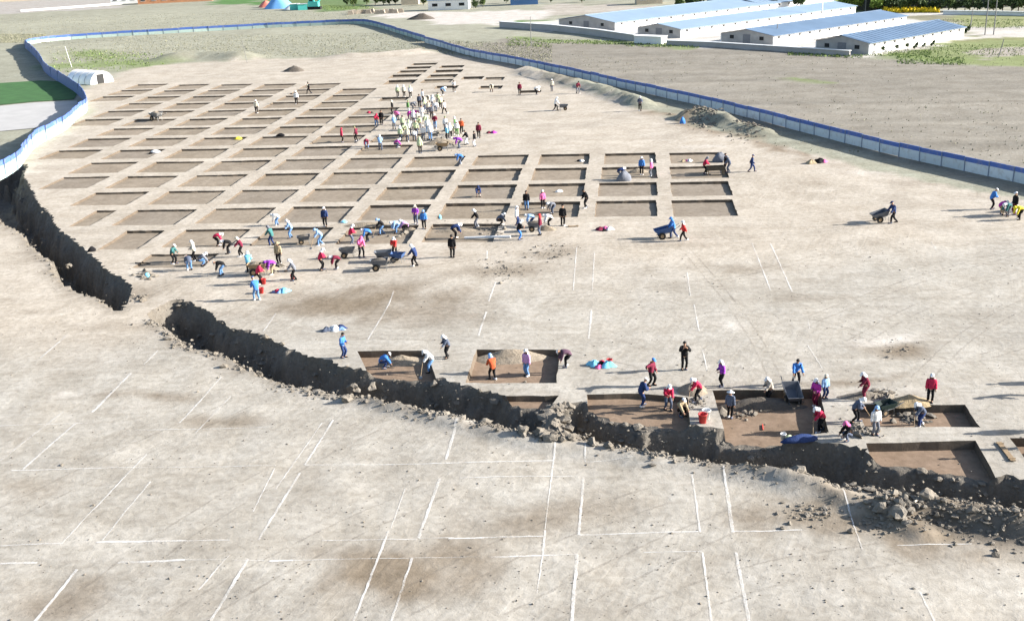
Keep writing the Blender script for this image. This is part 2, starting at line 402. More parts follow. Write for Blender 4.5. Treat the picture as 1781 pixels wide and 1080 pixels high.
# ------------------------------------------------------------ ground sheet
SITE = PL([(-400, 1500), (-300, 400), (-60, 330), (5, 312), (45, 279), (63, 254), (92, 238), (122, 221), (152, 196), (140, 160), (190, 141), (206, 124), (300, 110), (400, 108),
           (450, 103), (620, 98), (745, 90), (790, 96), (880, 110), (925, 128), (1010, 155), (1110, 187), (1190, 214), (1330, 250), (1500, 292), (1700, 332), (1850, 362), (2300, 460), (3000, 1500)])
RFENCE = PL([(739, 75), (753, 78), (797, 92), (839, 103), (900, 113), (944, 122), (1039, 144), (1142, 167), (1219, 184), (1336, 214), (1404, 232), (1497, 257), (1591, 279), (1688, 300), (1781, 321), (1900, 350)])
def zone_colour(x, y):
    """albedo of the bare soils and grass covers, plus shade painted beside the spoil bank"""
    n = len(x)
    wx = x + 1.8 * fbm(x / 9, y / 9, 51) * np.clip(np.hypot(x, y) / 60, .4, 4); wy = y + 1.8 * fbm(x / 9, y / 9, 77) * np.clip(np.hypot(x, y) / 60, .4, 4)
    c = np.tile(np.array([0.300, 0.300, 0.240]), (n, 1))                     # dry grass
    f1 = fbm(x / 30, y / 30, 5); f2 = fbm(x / 7, y / 7, 15)
    c *= (1 + 0.14 * f1 + 0.12 * f2)[:, None]
    def lay(mask_w, rgb):
        nonlocal c
        w_ = np.clip(mask_w, 0, 1)[:, None]; c = c * (1 - w_) + np.array(rgb) * w_
    def poly(pts, rgb, soft=1.0):
        ins = inpoly(wx, wy, pts)
        lay(ins.astype(float) * soft, rgb)
    # right field, grey brown, with faint ridges
    poly(PL([(800, 88), (860, 70), (930, 66), (1100, 78), (1300, 84), (1480, 98), (1640, 112), (1900, 120), (2600, 160), (2900, 700), (1900, 350), (1497, 257), (1142, 167), (900, 110)]), (0.245, 0.228, 0.196))
    poly(PL([(1490, 92), (1560, 96), (1640, 112), (1900, 118), (1900, 60), (1670, 62), (1620, 84)]), (0.22, 0.235, 0.11))
    poly(PL([(1640, 24), (1900, 28), (1900, 50), (1690, 52)]), (0.25, 0.27, 0.13))
    poly(PL([(-300, -30), (200, -14), (210, 14), (0, 26), (-300, 40)]), (0.36, 0.34, 0.32))
    poly(PL([(640, 30), (700, 22), (960, 18), (960, 26), (900, 44), (760, 44), (730, 34)]), (0.52, 0.49, 0.46))
    poly(PL([(960, 8), (1180, 12), (1200, 24), (960, 26)]), (0.38, 0.35, 0.31))
    poly(PL([(880, 38), (960, 36), (960, 46), (850, 46)]), (0.12, 0.20, 0.07))
    poly(PL([(470, -12), (470, 14), (620, 22), (640, 8), (600, -12)]), (0.13, 0.19, 0.08))
    poly(PL([(370, -14), (372, 8), (460, 9), (470, -14)]), (0.09, 0.19, 0.06))
    poly(PL([(600, 18), (620, 24), (700, 26), (700, 18)]), (0.34, 0.31, 0.27))
    poly(PL([(900, 47), (1110, 70), (1300, 86), (1470, 96), (1520, 98), (1690, 66), (1600, 30), (1300, 10), (1180, 12), (1060, 24), (960, 36)]), (0.55, 0.53, 0.50))
    poly(PL([(1600, 84), (1530, 95), (1560, 100), (1640, 112), (1900, 118), (1900, 72), (1668, 70)]), (0.21, 0.245, 0.11))
    poly(PL([(1690, 46), (1900, 50), (1900, 68), (1690, 66)]), (0.48, 0.46, 0.43))
    poly(PL([(1465, -10), (1540, -10), (1540, 20), (1470, 22)]), (0.19, 0.25, 0.09))
    poly(PL([(1560, 32), (1600, 28), (1680, 34), (1690, 42), (1620, 40)]), (0.24, 0.23, 0.16))
    poly(PL([(1700, 90), (1781, 84), (1900, 84), (1900, 94), (1740, 96), (1690, 106)]), (0.36, 0.33, 0.29))
    poly(PL([(1470, 26), (1640, 22), (1900, 25), (1900, 29), (1640, 27), (1480, 30)]), (0.5, 0.49, 0.47))
    fs_ = fbm((x * .97 - y * .2) / 30, (x * .2 + y * .97) / 2.6, 33, 3)
    c = c * (1 + 0.30 * fs_ * np.clip((x - 0) / 20, 0, 1))[:, None]
    # lusher weeds
    for a, b, r_ in [((130, 112), (270, 112), 6.0), ((185, 100), (130, 92), 5.0), ((970, 72), (1080, 76), 3.0), ((1090, 76), (1210, 80), 2.6), ((1570, 100), (1660, 108), 4.0), ((1380, 140), (1420, 145), 1.6), ((900, 66), (960, 72), 3), ((560, 12), (640, 16), 5)]:
        d = dist_poly(wx, wy, [P(*a), P(*b)]); lay(0.75 * np.clip(1.4 - d / r_, 0, 1), (0.17, 0.23, 0.075))
    # bare site
    ins = inpoly(wx * 0.25 + x * 0.75, wy * 0.25 + y * 0.75, SITE)
    warm = np.clip((y - 70 + 9 * fbm(x / 14, y / 14, 8) - 0.25 * (x - 5)) / 14, 0, 1)
    grey = np.array([0.380, 0.357, 0.318]); sand = np.array([0.430, 0.388, 0.332])
    sc = grey * (1 - warm[:, None]) + sand * warm[:, None]
    sc = sc * (1 + 0.10 * fbm(x / 5, y / 5, 61) + 0.10 * fbm(x / 1.5, y / 1.5, 62))[:, None]
    c = np.where(ins[:, None], sc, c)
    def stain(px, py, rx, ry, rgb, a):
        nonlocal c
        q = P(px, py); dd = np.hypot((wx - q[0]) / rx, (wy - q[1]) / ry) + 0.7 * fbm(x / 1.6, y / 1.6, 91)
        lay(a * np.clip(1.25 - dd, 0, 1) * ins, rgb)
    for s_ in [(640, 522, 6.5, 2.6, .85), (760, 540, 5, 2.4, .55), (700, 500, 4, 1.5, .5), (560, 530, 3, 1.2, .4), (880, 470, 4, 1.6, .5), (960, 440, 3, 1, .4), (700, 985, 3.6, 1.8, .8), (620, 1000, 2, 1, .5), (900, 905, 3.2, 1.5, .45), (1000, 880, 3, 1.4, .4), (130, 1035, 2, 1.2, .55),
               (300, 690, 2, .8, .5), (370, 735, 2.2, .8, .55), (210, 690, 2, .6, .45), (40, 860, 2, 1, .4), (1560, 880, 5, 1.8, .8), (1470, 900, 3.5, 1.5, .6), (1555, 605, 2.0, 1, .8), (1500, 660, 3.2, .5, .7), (1650, 900, 6, 2, .7),
               (255, 500, 2, 1.4, .5), (230, 560, 2.5, 1.2, .4), (1300, 470, 3, 1, .35), (1180, 430, 4, .8, .35), (1420, 320, 4, 1.2, .3), (1250, 230, 3.5, 1.2, .55), (1640, 320, 3.5, .8, .45), (600, 455, 3, 1, .3), (1700, 940, 4, 1.4, .6), (1400, 515, 3, .7, .3)]:
        stain(s_[0], s_[1], s_[2] * 1.07, s_[3] * 1.2, (0.215, 0.178, 0.135), min(1, s_[4] * 1.3))
    for s_ in [(110, 690, .9, .5), (1270, 560, 1.5, .7), (1560, 590, 2, .8), (1250, 258, 4, 1.0), (1560, 300, 6, 1.0)]:
        stain(s_[0], s_[1], s_[2], s_[3], (0.56, 0.53, 0.49), .8)
    dk = dist_poly(wx, wy, PL([(1590, 898), (1650, 908), (1730, 924), (1800, 938), (1900, 965)])); lay(np.clip(1.25 - dk / 0.95 + .5 * fbm(x / .8, y / .8, 23), 0, 1) * .85, (0.115, 0.103, 0.088))  # shade of the spoil bank's near face, painted into the soil colour
    for t_ in TR.values():
        dl = dist_poly(wx * .3 + x * .7, wy * .3 + y * .7, t_['near']); lay(np.clip(1.1 - dl / .75 + .8 * fbm(x / .9, y / .9, 29), 0, 1) * .6, (0.20, 0.172, 0.138))
    # strip of bare trampled earth between fence and site on the right
    d = dist_poly(wx, wy, RFENCE); lay(np.clip(1.3 - d / 3.0, 0, 1) * 0.7, (0.27, 0.235, 0.19))
    d = dist_poly(wx, wy, PL([(1140, 195), (1200, 212), (1300, 238), (1345, 262), (1420, 285)])); lay(np.clip(1.3 - d / 0.8, 0, 1) * 0.8, (0.22, 0.17, 0.12))
    return np.clip(c, 0.01, 0.8)

holes = [q['poly'] for q in PITS] + [t['poly'] for t in TR.values()]
pts = []
k = 0.0095; r_ = 20.0; ri = 0
while r_ < 700:
    step = k * r_
    if r_ < 70: step = 0.0075 * r_
    amax = R(46); n = int(2 * amax * r_ / step)
    th = np.linspace(-amax, amax, n) + (ri % 2) * (amax / n)
    rr = r_ + np.random.RandomState(ri).uniform(-.3, .3, n) * step
    th = th + np.random.RandomState(ri + 9999).uniform(-.3, .3, n) * step / r_
    pts.append(np.stack([rr * np.sin(th), rr * np.cos(th)], 1)); r_ += step; ri += 1
pts = np.concatenate(pts)
for r_ in (900, 1500, 3000):
    th = np.linspace(-math.pi, math.pi, 40); pts = np.concatenate([pts, np.stack([r_ * np.sin(th), r_ * np.cos(th)], 1)])
for r_ in (5, 12, 60, 200, 600):
    th = np.linspace(R(60), R(300), 24); pts = np.concatenate([pts, np.stack([r_ * np.sin(th), r_ * np.cos(th)], 1)])
keep = np.ones(len(pts), bool)
for h in holes:
    a = np.array(h); lo, hi = a.min(0) - .4, a.max(0) + .4
    idx = np.where((pts[:, 0] > lo[0]) & (pts[:, 0] < hi[0]) & (pts[:, 1] > lo[1]) & (pts[:, 1] < hi[1]))[0]
    if len(idx) == 0: continue
    x, y = pts[idx, 0], pts[idx, 1]
    bad = inpoly(x, y, h) | (dist_poly(x, y, h + [h[0]]) < 0.12)
    keep[idx[bad]] = False
pts = pts[keep]
verts = [Vector(q) for q in pts]; edges = []
for h in holes:
    b = len(verts); verts += [Vector(q) for q in h]; edges += [(b + i, b + (i + 1) % len(h)) for i in range(len(h))]
ov, oe, of, *_ = delaunay_2d_cdt(verts, edges, [], 0, 1e-5, False)
V = np.array([(q.x, q.y) for q in ov]); Fc = np.array(of)
cen = V[Fc].mean(1); inside = np.zeros(len(Fc), bool)
for h in holes:
    a = np.array(h); lo, hi = a.min(0), a.max(0)
    idx = np.where((cen[:, 0] > lo[0]) & (cen[:, 0] < hi[0]) & (cen[:, 1] > lo[1]) & (cen[:, 1] < hi[1]))[0]
    inside[idx] |= inpoly(cen[idx, 0], cen[idx, 1], h)
Fc = Fc[~inside]
Z = zg(V[:, 0], V[:, 1])
me = mesh_of('ground', np.column_stack([V, Z]), Fc, True)
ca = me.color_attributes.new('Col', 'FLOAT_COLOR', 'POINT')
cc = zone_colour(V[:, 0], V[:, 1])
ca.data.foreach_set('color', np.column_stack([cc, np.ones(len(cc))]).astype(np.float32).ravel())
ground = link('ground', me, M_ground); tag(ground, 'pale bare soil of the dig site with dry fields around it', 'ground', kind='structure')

# ------------------------------------------------------------ pit meshes
def fill(poly, extra=()):
    vs = [Vector(q) for q in poly] + [Vector(q) for q in extra]
    n = len(poly)
    o = delaunay_2d_cdt(vs, [(i, (i + 1) % n) for i in range(n)], [], 0, 1e-5, False)
    V2 = np.array([(q.x, q.y) for q in o[0]]); F2 = np.array(o[2]); c = V2[F2].mean(1)
    return V2, F2[inpoly(c[:, 0], c[:, 1], poly)]
for q in PITS:
    poly = q['poly']; n = len(poly)
    a = np.array(poly); rz = zg(a[:, 0], a[:, 1]); fz = float(np.mean(rz)) - q['depth']; q['fz'] = fz
    cx, cyy = a.mean(0)
    # which way round
    area = sum(poly[i][0] * poly[(i + 1) % n][1] - poly[(i + 1) % n][0] * poly[i][1] for i in range(n)); sg = 1 if area > 0 else -1
    inner = []
    for i in range(n):
        p0, p1 = Vector(poly[i - 1]), Vector(poly[(i + 1) % n]); t = (p1 - p0).normalized(); nrm = Vector((-t.y, t.x)) * sg
        ins_ = 0.0 if i in q['open'] else 0.045 + rg.uniform(0, 0.03)
        inner.append((poly[i][0] + nrm.x * ins_, poly[i][1] + nrm.y * ins_))
    pit = empty('excavation_pit', (cx, cyy, fz))
    if 'label' in q: tag(pit, q['label'], 'pit')
    else: tag(pit, q['kin'][0], 'pit', q['kin'][1])
    ax = [(cx + (u - .5) * (a[:, 0].max() - a[:, 0].min()), cyy + (v - .5) * (a[:, 1].max() - a[:, 1].min())) for u in np.linspace(.1, .9, 8) for v in np.linspace(.1, .9, 7)]
    ia = np.array(inner); ax = [e for e in ax if inpoly(np.array([e[0]]), np.array([e[1]]), inner)[0] and dist_poly(np.array([e[0]]), np.array([e[1]]), inner + [inner[0]])[0] > .25]
    V2, F2 = fill(inner, ax)
    dz = 0.02 * vnoise(V2[:, 0] / 1.1, V2[:, 1] / 1.1, 71) * (np.min(np.abs(np.column_stack([dist_poly(V2[:, 0], V2[:, 1], inner + [inner[0]])])), 1) > .1)
    fm = mesh_of('floor', np.column_stack([V2[:, 0] - cx, V2[:, 1] - cyy, dz]), F2, True)
    link('floor', fm, q['mat'], pit)
    wv = []; wf = []
    for i in range(n):
        wv.append((poly[i][0] - cx, poly[i][1] - cyy, rz[i] - fz)); wv.append((inner[i][0] - cx, inner[i][1] - cyy, 0))
    for i in range(n):
        j = (i + 1) % n
        if i in q['open'] and j in q['open']: continue
        wf.append((2 * i, 2 * i + 1, 2 * j + 1, 2 * j))
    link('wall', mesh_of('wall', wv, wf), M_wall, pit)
    if q['open']:
        ia_, ib_ = q['rim']
        for k_ in range(ia_ + 1, ib_): TR[q['tr']]['basez'][k_] = fz

def surf(x, y):
    for q in PITS:
        g = q.get('g')
        if g:
            gx, gy = WG(x, y)
            if g[0] < gx < g[0] + g[2] and g[1] - g[3] < gy < g[1]: return q['fz'] + 0.005
        elif inpoly(np.array([x]), np.array([y]), q['poly'])[0]: return q['fz'] + 0.005
    return zg1(x, y)
def on(px, py):
    """stand something on the surface seen at this spot"""
    x, y = P(px, py); z = surf(x, y)
    for _ in range(2):
        x, y = P(px, py, z); z = surf(x, y)
    return Vector((x, y, z))

# ------------------------------------------------------------ trenches
for nm, t in TR.items():
    poly = t['poly']; a = np.array(poly); rz = zg(a[:, 0], a[:, 1])
    for k_, z_ in t['basez'].items(): rz[k_] = z_
    lo, hi = a.min(0), a.max(0); stp = 0.13
    if nm == 'main_east': hi[0] = min(hi[0], 40)
    gx_, gy_ = np.meshgrid(np.arange(lo[0], hi[0], stp), np.arange(lo[1], hi[1], stp))
    rs = np.random.RandomState(5); gx_ = gx_.ravel() + rs.uniform(-.05, .05, gx_.size); gy_ = gy_.ravel() + rs.uniform(-.05, .05, gy_.size)
    m_ = inpoly(gx_, gy_, poly); gx_, gy_ = gx_[m_], gy_[m_]
    m_ = dist_poly(gx_, gy_, poly + [poly[0]]) > 0.07; gx_, gy_ = gx_[m_], gy_[m_]
    V2, F2 = fill(poly, list(zip(gx_, gy_)))
    x, y = V2[:, 0], V2[:, 1]
    df = np.minimum(dist_poly(x, y, t['far_s']), dist_poly(x, y, t['far']) + .12); dn = dist_poly(x, y, t['near']); de = dist_poly(x, y, poly + [poly[0]])
    # base height from nearest rim vertex
    base = np.zeros(len(x))
    for s0 in range(0, len(x), 4000):
        dd = (x[s0:s0 + 4000, None] - a[None, :, 0]) ** 2 + (y[s0:s0 + 4000, None] - a[None, :, 1]) ** 2
        base[s0:s0 + 4000] = rz[dd.argmin(1)]
    lump = fbm(x / 1.6, y / 1.6, 41, 4); l2 = fbm(x / 0.55, y / 0.55, 43, 3)
    l3 = np.abs(fbm(x / 0.9 + 7, y / 0.9, 47, 3))
    hf = np.clip(df * (2.3 + 2.2 * lump) + (0.45 * l2 - 0.8 * l3) * np.clip(df * 2.5, 0, 1), 0, None)
    hn = np.clip(dn * ((6.0 if nm == 'left' else 1.3) + 0.7 * lump) + 0.5 * l2 * np.clip(dn * 3, 0, 1), 0, None)
    bottom = t['depth'] + 0.45 * lump + 0.15 * l2
    drop = np.minimum(np.minimum(hf, hn), bottom)
    zt = zg(x, y)
    z = np.where(de < 0.01, base, np.where(df < dn, np.minimum(base, zt - drop * 1.0), zt - drop))
    z = np.where((df < dn) & (de >= 0.01), np.minimum(base - 0.06, zt - drop), z)
    o = link('trench', mesh_of('trench', np.column_stack([x, y, z]), F2, True), M_trench)
    tag(o, {'main_west': 'rough dark trench running along the brown pits to the earth bridge', 'main_east': 'rough dark trench beyond the earth bridge beside the wide brown pits',
            'left': 'broad dark ditch running down from the curved hoarding beside the grid'}[nm], 'trench', kind='structure')
    t['obj'] = o
# ==PART2==
# ------------------------------------------------------------ chalk lines on the ground
def chalk_material():
    m, nt, bs = nodes_mat('chalk')
    geo = nt.nodes.new('ShaderNodeNewGeometry')
    n = noise_at(nt, geo.outputs['Position'], 0.45, 5, 0.6); n2 = noise_at(nt, geo.outputs['Position'], 9, 3, 0.6)
    f = ramp(nt, mathn(nt, 'ADD', mathn(nt, 'MULTIPLY', n, 0.7), mathn(nt, 'MULTIPLY', n2, 0.3)), 0.33, 0.66)
    nt.links.new(mathn(nt, 'MULTIPLY', f, 0.72), bs.inputs['Alpha'])
    bs.inputs['Base Color'].default_value = (0.80, 0.79, 0.77, 1); bs.inputs['Roughness'].default_value = 0.95
    return m
M_chalk = chalk_material()
def rut_material():
    m, nt, bs = nodes_mat('rut_soil')
    geo = nt.nodes.new('ShaderNodeNewGeometry')
    n = noise_at(nt, geo.outputs['Position'], 0.7, 5, 0.7); n2 = noise_at(nt, geo.outputs['Position'], 12, 3, 0.6)
    f = ramp(nt, mathn(nt, 'ADD', mathn(nt, 'MULTIPLY', n, 0.6), mathn(nt, 'MULTIPLY', n2, 0.4)), 0.42, 0.66)
    nt.links.new(mathn(nt, 'MULTIPLY', f, 0.32), bs.inputs['Alpha'])
    bs.inputs['Base Color'].default_value = (0.21, 0.18, 0.15, 1); bs.inputs['Roughness'].default_value = 1.0
    return m
M_rut = rut_material()
def shifted(px_pts, off):
    l = chaikin(PL(px_pts), 3); o = []
    for k_ in range(len(l)):
        a_, b_ = l[max(k_ - 1, 0)], l[min(k_ + 1, len(l) - 1)]; d_ = math.hypot(b_[0] - a_[0], b_[1] - a_[1]) + 1e-9
        o.append((l[k_][0] - (b_[1] - a_[1]) / d_ * off, l[k_][1] + (b_[0] - a_[0]) / d_ * off))
    return o
def chaikin(l, n=2):
    for _ in range(n):
        o = [l[0]]
        for a, b in zip(l[:-1], l[1:]): o += [(a[0] * .75 + b[0] * .25, a[1] * .75 + b[1] * .25), (a[0] * .25 + b[0] * .75, a[1] * .25 + b[1] * .75)]
        l = o + [l[-1]]
    return l
def chalk(px_pts, w=0.13, mat=None, name='chalk_line', off=0.0, zo=0.016):
    line = resample(PL(px_pts) if not off else shifted(px_pts, off), 0.22, 0.015 if not off else .03, rg); v = []; f = []
    a = np.array(line)
    if any(inpoly(a[:, 0], a[:, 1], h).any() for h in holes):
        ok = np.ones(len(a), bool)
        for h in holes: ok &= ~(inpoly(a[:, 0], a[:, 1], h) | (dist_poly(a[:, 0], a[:, 1], h + [h[0]]) < .2))
        line = [q for q, o_ in zip(line, ok) if o_]
        if len(line) < 3: return
        a = np.array(line)
    lf = []; rt = []
    for k_ in range(len(a)):
        t = a[min(k_ + 1, len(a) - 1)] - a[max(k_ - 1, 0)]; t = t / (np.hypot(*t) + 1e-9); nn = np.array([-t[1], t[0]]); ww = w * (0.5 + rg.uniform(-.12, .12))
        lf.append(a[k_] + nn * ww); rt.append(a[k_] - nn * ww)
    lf, rt = np.array(lf), np.array(rt)
    z = np.maximum(zg(lf[:, 0], lf[:, 1]), np.maximum(zg(rt[:, 0], rt[:, 1]), zg(a[:, 0], a[:, 1]))) + zo
    n = len(a)
    v = np.vstack([np.column_stack([lf, z]), np.column_stack([rt, z])])
    f = [(i, n + i, n + i + 1, i + 1) for i in range(n - 1) if np.hypot(*(a[i + 1] - a[i])) < 0.6]
    o = link(name, mesh_of(name, v, f), mat or M_chalk, ground)
for ln, w in [
    ([(580, 730), (530, 808)], .15), ([(522, 822), (450, 940)], .17), ([(432, 972), (365, 1082)], .2), ([(795, 735), (776, 800)], .2), ([(765, 832), (728, 936)], .2), ([(717, 970), (680, 1082)], .15),
    ([(966, 776), (958, 838)], .14), ([(958, 838), (948, 920)], .06), ([(948, 922), (944, 965)], .14), ([(944, 965), (934, 1030)], .08), ([(1018, 775), (1018, 804)], .12), ([(1015, 830), (1007, 930)], .18), ([(1004, 964), (994, 1082)], .2),
    ([(1258, 818), (1264, 850)], .15), ([(1264, 850), (1275, 926)], .22), ([(1280, 960), (1304, 1082)], .18), ([(1204, 826), (1218, 925)], .12), ([(1222, 960), (1238, 1082)], .13), ([(704, 850), (680, 920)], .08), ([(676, 924), (614, 1082)], .15),
    ([(478, 815), (440, 890)], .08), ([(228, 650), (160, 716)], .22), ([(132, 735), (40, 816)], .17), ([(110, 715), (0, 802)], .1), ([(385, 655), (312, 735)], .13), ([(401, 688), (340, 752)], .1), ([(255, 790), (105, 948)], .1), ([(262, 838), (178, 940)], .12),
    ([(134, 990), (58, 1082)], .2), ([(400, 965), (345, 1025)], .1), ([(560, 735), (480, 850)], .08), ([(115, 585), (70, 622)], .14), ([(275, 610), (250, 635)], .1), ([(1450, 822), (1478, 892)], .1), ([(1478, 892), (1500, 955)], .07), ([(1600, 1030), (1625, 1082)], .1),
    ([(168, 943), (320, 941)], .2), ([(320, 941), (400, 940)], .12), ([(0, 949), (110, 945)], .16), ([(0, 980), (65, 979)], .2), ([(205, 979), (322, 974)], .22), ([(322, 974), (460, 975)], .06), ([(468, 976), (510, 975)], .18), ([(510, 975), (840, 968)], .05),
    ([(20, 818), (200, 814)], .13), ([(200, 814), (480, 810)], .08), ([(530, 808), (775, 806)], .1), ([(775, 806), (962, 802)], .15), ([(800, 832), (1010, 828)], .1), ([(1018, 804), (1100, 802)], .1), ([(560, 941), (726, 938)], .1), ([(728, 937), (790, 935)], .08),
    ([(780, 937), (945, 932)], .15), ([(850, 969), (965, 965)], .16), ([(965, 965), (1005, 963)], .08), ([(1008, 930), (1215, 924)], .12), ([(1275, 924), (1395, 921)], .13), ([(1120, 960), (1220, 958)], .08), ([(1560, 948), (1690, 945)], .1), ([(0, 740), (145, 735)], .1), ([(240, 268 + 480), (480, 742)], .07),
    ([(685, 506), (676, 530)], .13), ([(676, 530), (640, 590)], .15), ([(862, 490), (850, 525)], .18), ([(846, 543), (832, 585)], .18), ([(1003, 432), (997, 505)], .12), ([(1034, 440), (1030, 505)], .1), ([(1029, 540), (1024, 588)], .18), ([(847, 436), (847, 450)], .16),
    ([(1308, 423), (1340, 505)], .12), ([(1340, 423), (1378, 508)], .14), ([(1195, 475), (1201, 515)], .12), ([(1207, 530), (1216, 575)], .14), ([(1222, 608), (1230, 644)], .12), ([(480, 545), (448, 590)], .15), ([(445, 592), (432, 606)], .14), ([(1405, 555), (1409, 575)], .06), ([(1620, 422), (1630, 436)], .1),
    ([(1405, 600), (1430, 640)], .08)]:
    chalk(ln, w * 0.64)
for ln, tw in [([(1800, 430), (1650, 470), (1500, 520), (1400, 560)], .5), ([(1800, 470), (1600, 530), (1480, 600)], .5), ([(1800, 520), (1680, 580), (1600, 660)], .5), ([(640, 1085), (900, 940), (1150, 860)], .8), ([(900, 1085), (1100, 980), (1330, 880)], .8), ([(300, 1085), (520, 960), (760, 850)], .8),
               ([(0, 900), (200, 800), (420, 700)], .8), ([(1160, 418), (1300, 412), (1530, 392), (1720, 374)], .36), ([(1190, 422), (1000, 428), (800, 452), (600, 482)], .36), ([(600, 560), (900, 520), (1200, 500), (1500, 430)], .36), ([(1350, 660), (1300, 560), (1190, 430)], .36), ([(250, 520), (300, 485), (400, 505), (560, 525)], .36),
               ([(967, 195), (1060, 215), (1200, 260)], .36), ([(1100, 640), (900, 592), (640, 585)], .36), ([(1100, 1085), (1300, 1000), (1560, 960)], .8), ([(100, 1085), (300, 930), (520, 800), (640, 740)], .8), ([(1781, 600), (1640, 640), (1450, 560), (1250, 540)], .36)]:
    for sg_ in (-1, 1): chalk(ln, .13, M_rut, 'wheel_rut', sg_ * tw, .011)
M_chalkpile = plain('lime', (0.72, 0.71, 0.69, 1), 0.95, 0.08, 5)

# ------------------------------------------------------------ clods and rubble
def rock_mesh(seed, sub=1, sq=(1, 1, .75)):
    bm = bmesh.new(); bmesh.ops.create_icosphere(bm, subdivisions=sub, radius=1.0); rr = random.Random(seed)
    ph = [rr.uniform(0, 6) for _ in range(6)]
    for v in bm.verts:
        c = v.co
        k_ = 1 + .22 * math.sin(3 * c.x + ph[0]) * math.sin(3.3 * c.y + ph[1]) + .18 * math.sin(5 * c.z + ph[2] + 2 * c.x) + rr.uniform(-.24, .24)
        v.co = Vector((c.x * k_ * sq[0], c.y * k_ * sq[1], c.z * k_ * sq[2]))
    vs = [tuple(v.co) for v in bm.verts]; fs = [tuple(q.index for q in f.verts) for f in bm.faces]; bm.free()
    return np.array(vs), np.array(fs)
ROCK = [rock_mesh(k_) for k_ in range(7)]
ROCK2 = [mesh_of('earth_clod', *rock_mesh(k_ + 50, 2, (1, .8, .8))) for k_ in range(5)]
def surf_all(x, y): return zg1(x, y)
def scatter(name, items, mat, label, cat, flat=.3):
    it = np.array(items, float); out = np.zeros(len(it), bool)
    for h in [t['poly'] for t in TR.values()]: out |= inpoly(it[:, 0], it[:, 1], h)
    z0 = zg(it[:, 0], it[:, 1])
    for q in PITS:
        a_ = np.array(q['poly']); near = (np.abs(it[:, 0] - a_[:, 0].mean()) < 8) & (np.abs(it[:, 1] - a_[:, 1].mean()) < 8)
        if near.any():
            ii = np.where(near)[0]; ii = ii[inpoly(it[ii, 0], it[ii, 1], q['poly'])]; z0[ii] = q['fz']
    vs = []; fs = []; b = 0
    for (x, y, dz, s), z in zip(it, z0):
        v, f = ROCK[rg.randrange(7)]; a = rg.uniform(0, 6.28); q = v * s * np.array([rg.uniform(.7, 1.4), rg.uniform(.7, 1.2), rg.uniform(.45, .85)])
        ca_, sa_ = math.cos(a), math.sin(a)
        vs.append(np.column_stack([q[:, 0] * ca_ - q[:, 1] * sa_ + x, q[:, 0] * sa_ + q[:, 1] * ca_ + y, q[:, 2] + z + dz + s * flat])); fs.append(f + b); b += len(v)
    o = link(name, mesh_of(name, np.vstack(vs), np.vstack(fs)), mat); tag(o, label, cat, kind='stuff'); return o
def along(line, t):
    seg = [math.hypot(b[0] - a[0], b[1] - a[1]) for a, b in zip(line[:-1], line[1:])]; L = sum(seg) * t
    for (a, b), s in zip(zip(line[:-1], line[1:]), seg):
        if L <= s: return (a[0] + (b[0] - a[0]) * L / s, a[1] + (b[1] - a[1]) * L / s), ((b[0] - a[0]) / s, (b[1] - a[1]) / s)
        L -= s
    return line[-1], (1, 0)
items = []
for nm, dens, tmax in (('main_west', 4200, 1), ('main_east', 3200, .62), ('left', 420, 1)):
    nl = TR[nm]['near']
    for _ in range(dens):
        t_ = rg.random() * tmax
        if nm == 'main_west' and rg.random() < .35: t_ = 1 - rg.random() ** 2 * .5
        (x, y), (tx, ty) = along(nl, t_); o_ = rg.gauss(-0.15, .5)
        if float(vnoise(t_ * 38, 3.3, 77 + len(nm))) < rg.uniform(-.8, .9): continue
        x += ty * o_; y -= tx * o_
        if x > 34: continue
        s = min(.26, .015 + rg.expovariate(1 / .035)); items.append((x, y, -(.3 if o_ < -.1 else .0) * min(1, abs(o_) * 2), s))
for _ in range(1100):                                   # right hand spoil bank
    (x, y), (tx, ty) = along(BANKS[0][0], rg.random() * .8); o_ = rg.gauss(0, 1.0); x += ty * o_; y -= tx * o_
    items.append((x, y, 0, min(.26, .02 + rg.expovariate(1 / .04))))
for _ in range(260):                                   # earth bridge
    (x, y) = P(rg.gauss(967, 10), rg.uniform(708, 775)); items.append((x, y, 0, min(.42, .05 + rg.expovariate(1 / .1))))
for q_ in PITS: pass
for nm, t in TR.items():
    co = np.empty(len(t['obj'].data.vertices) * 3); t['obj'].data.vertices.foreach_get('co', co); co = co.reshape(-1, 3)
    rs = np.random.RandomState(3); sel = rs.choice(len(co), min(len(co), 2600 if nm != 'left' else 600), False)
    zz = zg(co[sel, 0], co[sel, 1])
    dn_ = dist_poly(co[sel, 0], co[sel, 1], t['near'])
    for (x, y, z), zr, dd_ in zip(co[sel], zz, dn_):
        if x > 36 or rs.rand() < .55 * min(1, dd_ / 2.0): continue
        items.append((x, y, z - zr - .02, min(.30, .02 + rs.exponential(.05))))
scatter('earth_clods', items, M_clod, 'broken earth clods lying along the lip of the trenches', 'clods')
items = []
for _ in range(900):                                   # sparse crumbs on the near ground
    x, y = P(rg.uniform(-50, 1830), rg.uniform(470, 1090) if rg.random() < .8 else rg.uniform(380, 480))
    items.append((x, y, 0, .008 + rg.expovariate(1 / .015)))
for _ in range(5200):
    x, y = P(rg.uniform(-50, 1830), rg.uniform(440, 1090))
    if float(fbm(x / 3.5, y / 3.5, 19)) + rg.uniform(-.35, .35) < .02: continue
    items.append((x, y, 0, .008 + min(.05, rg.expovariate(1 / .012))))
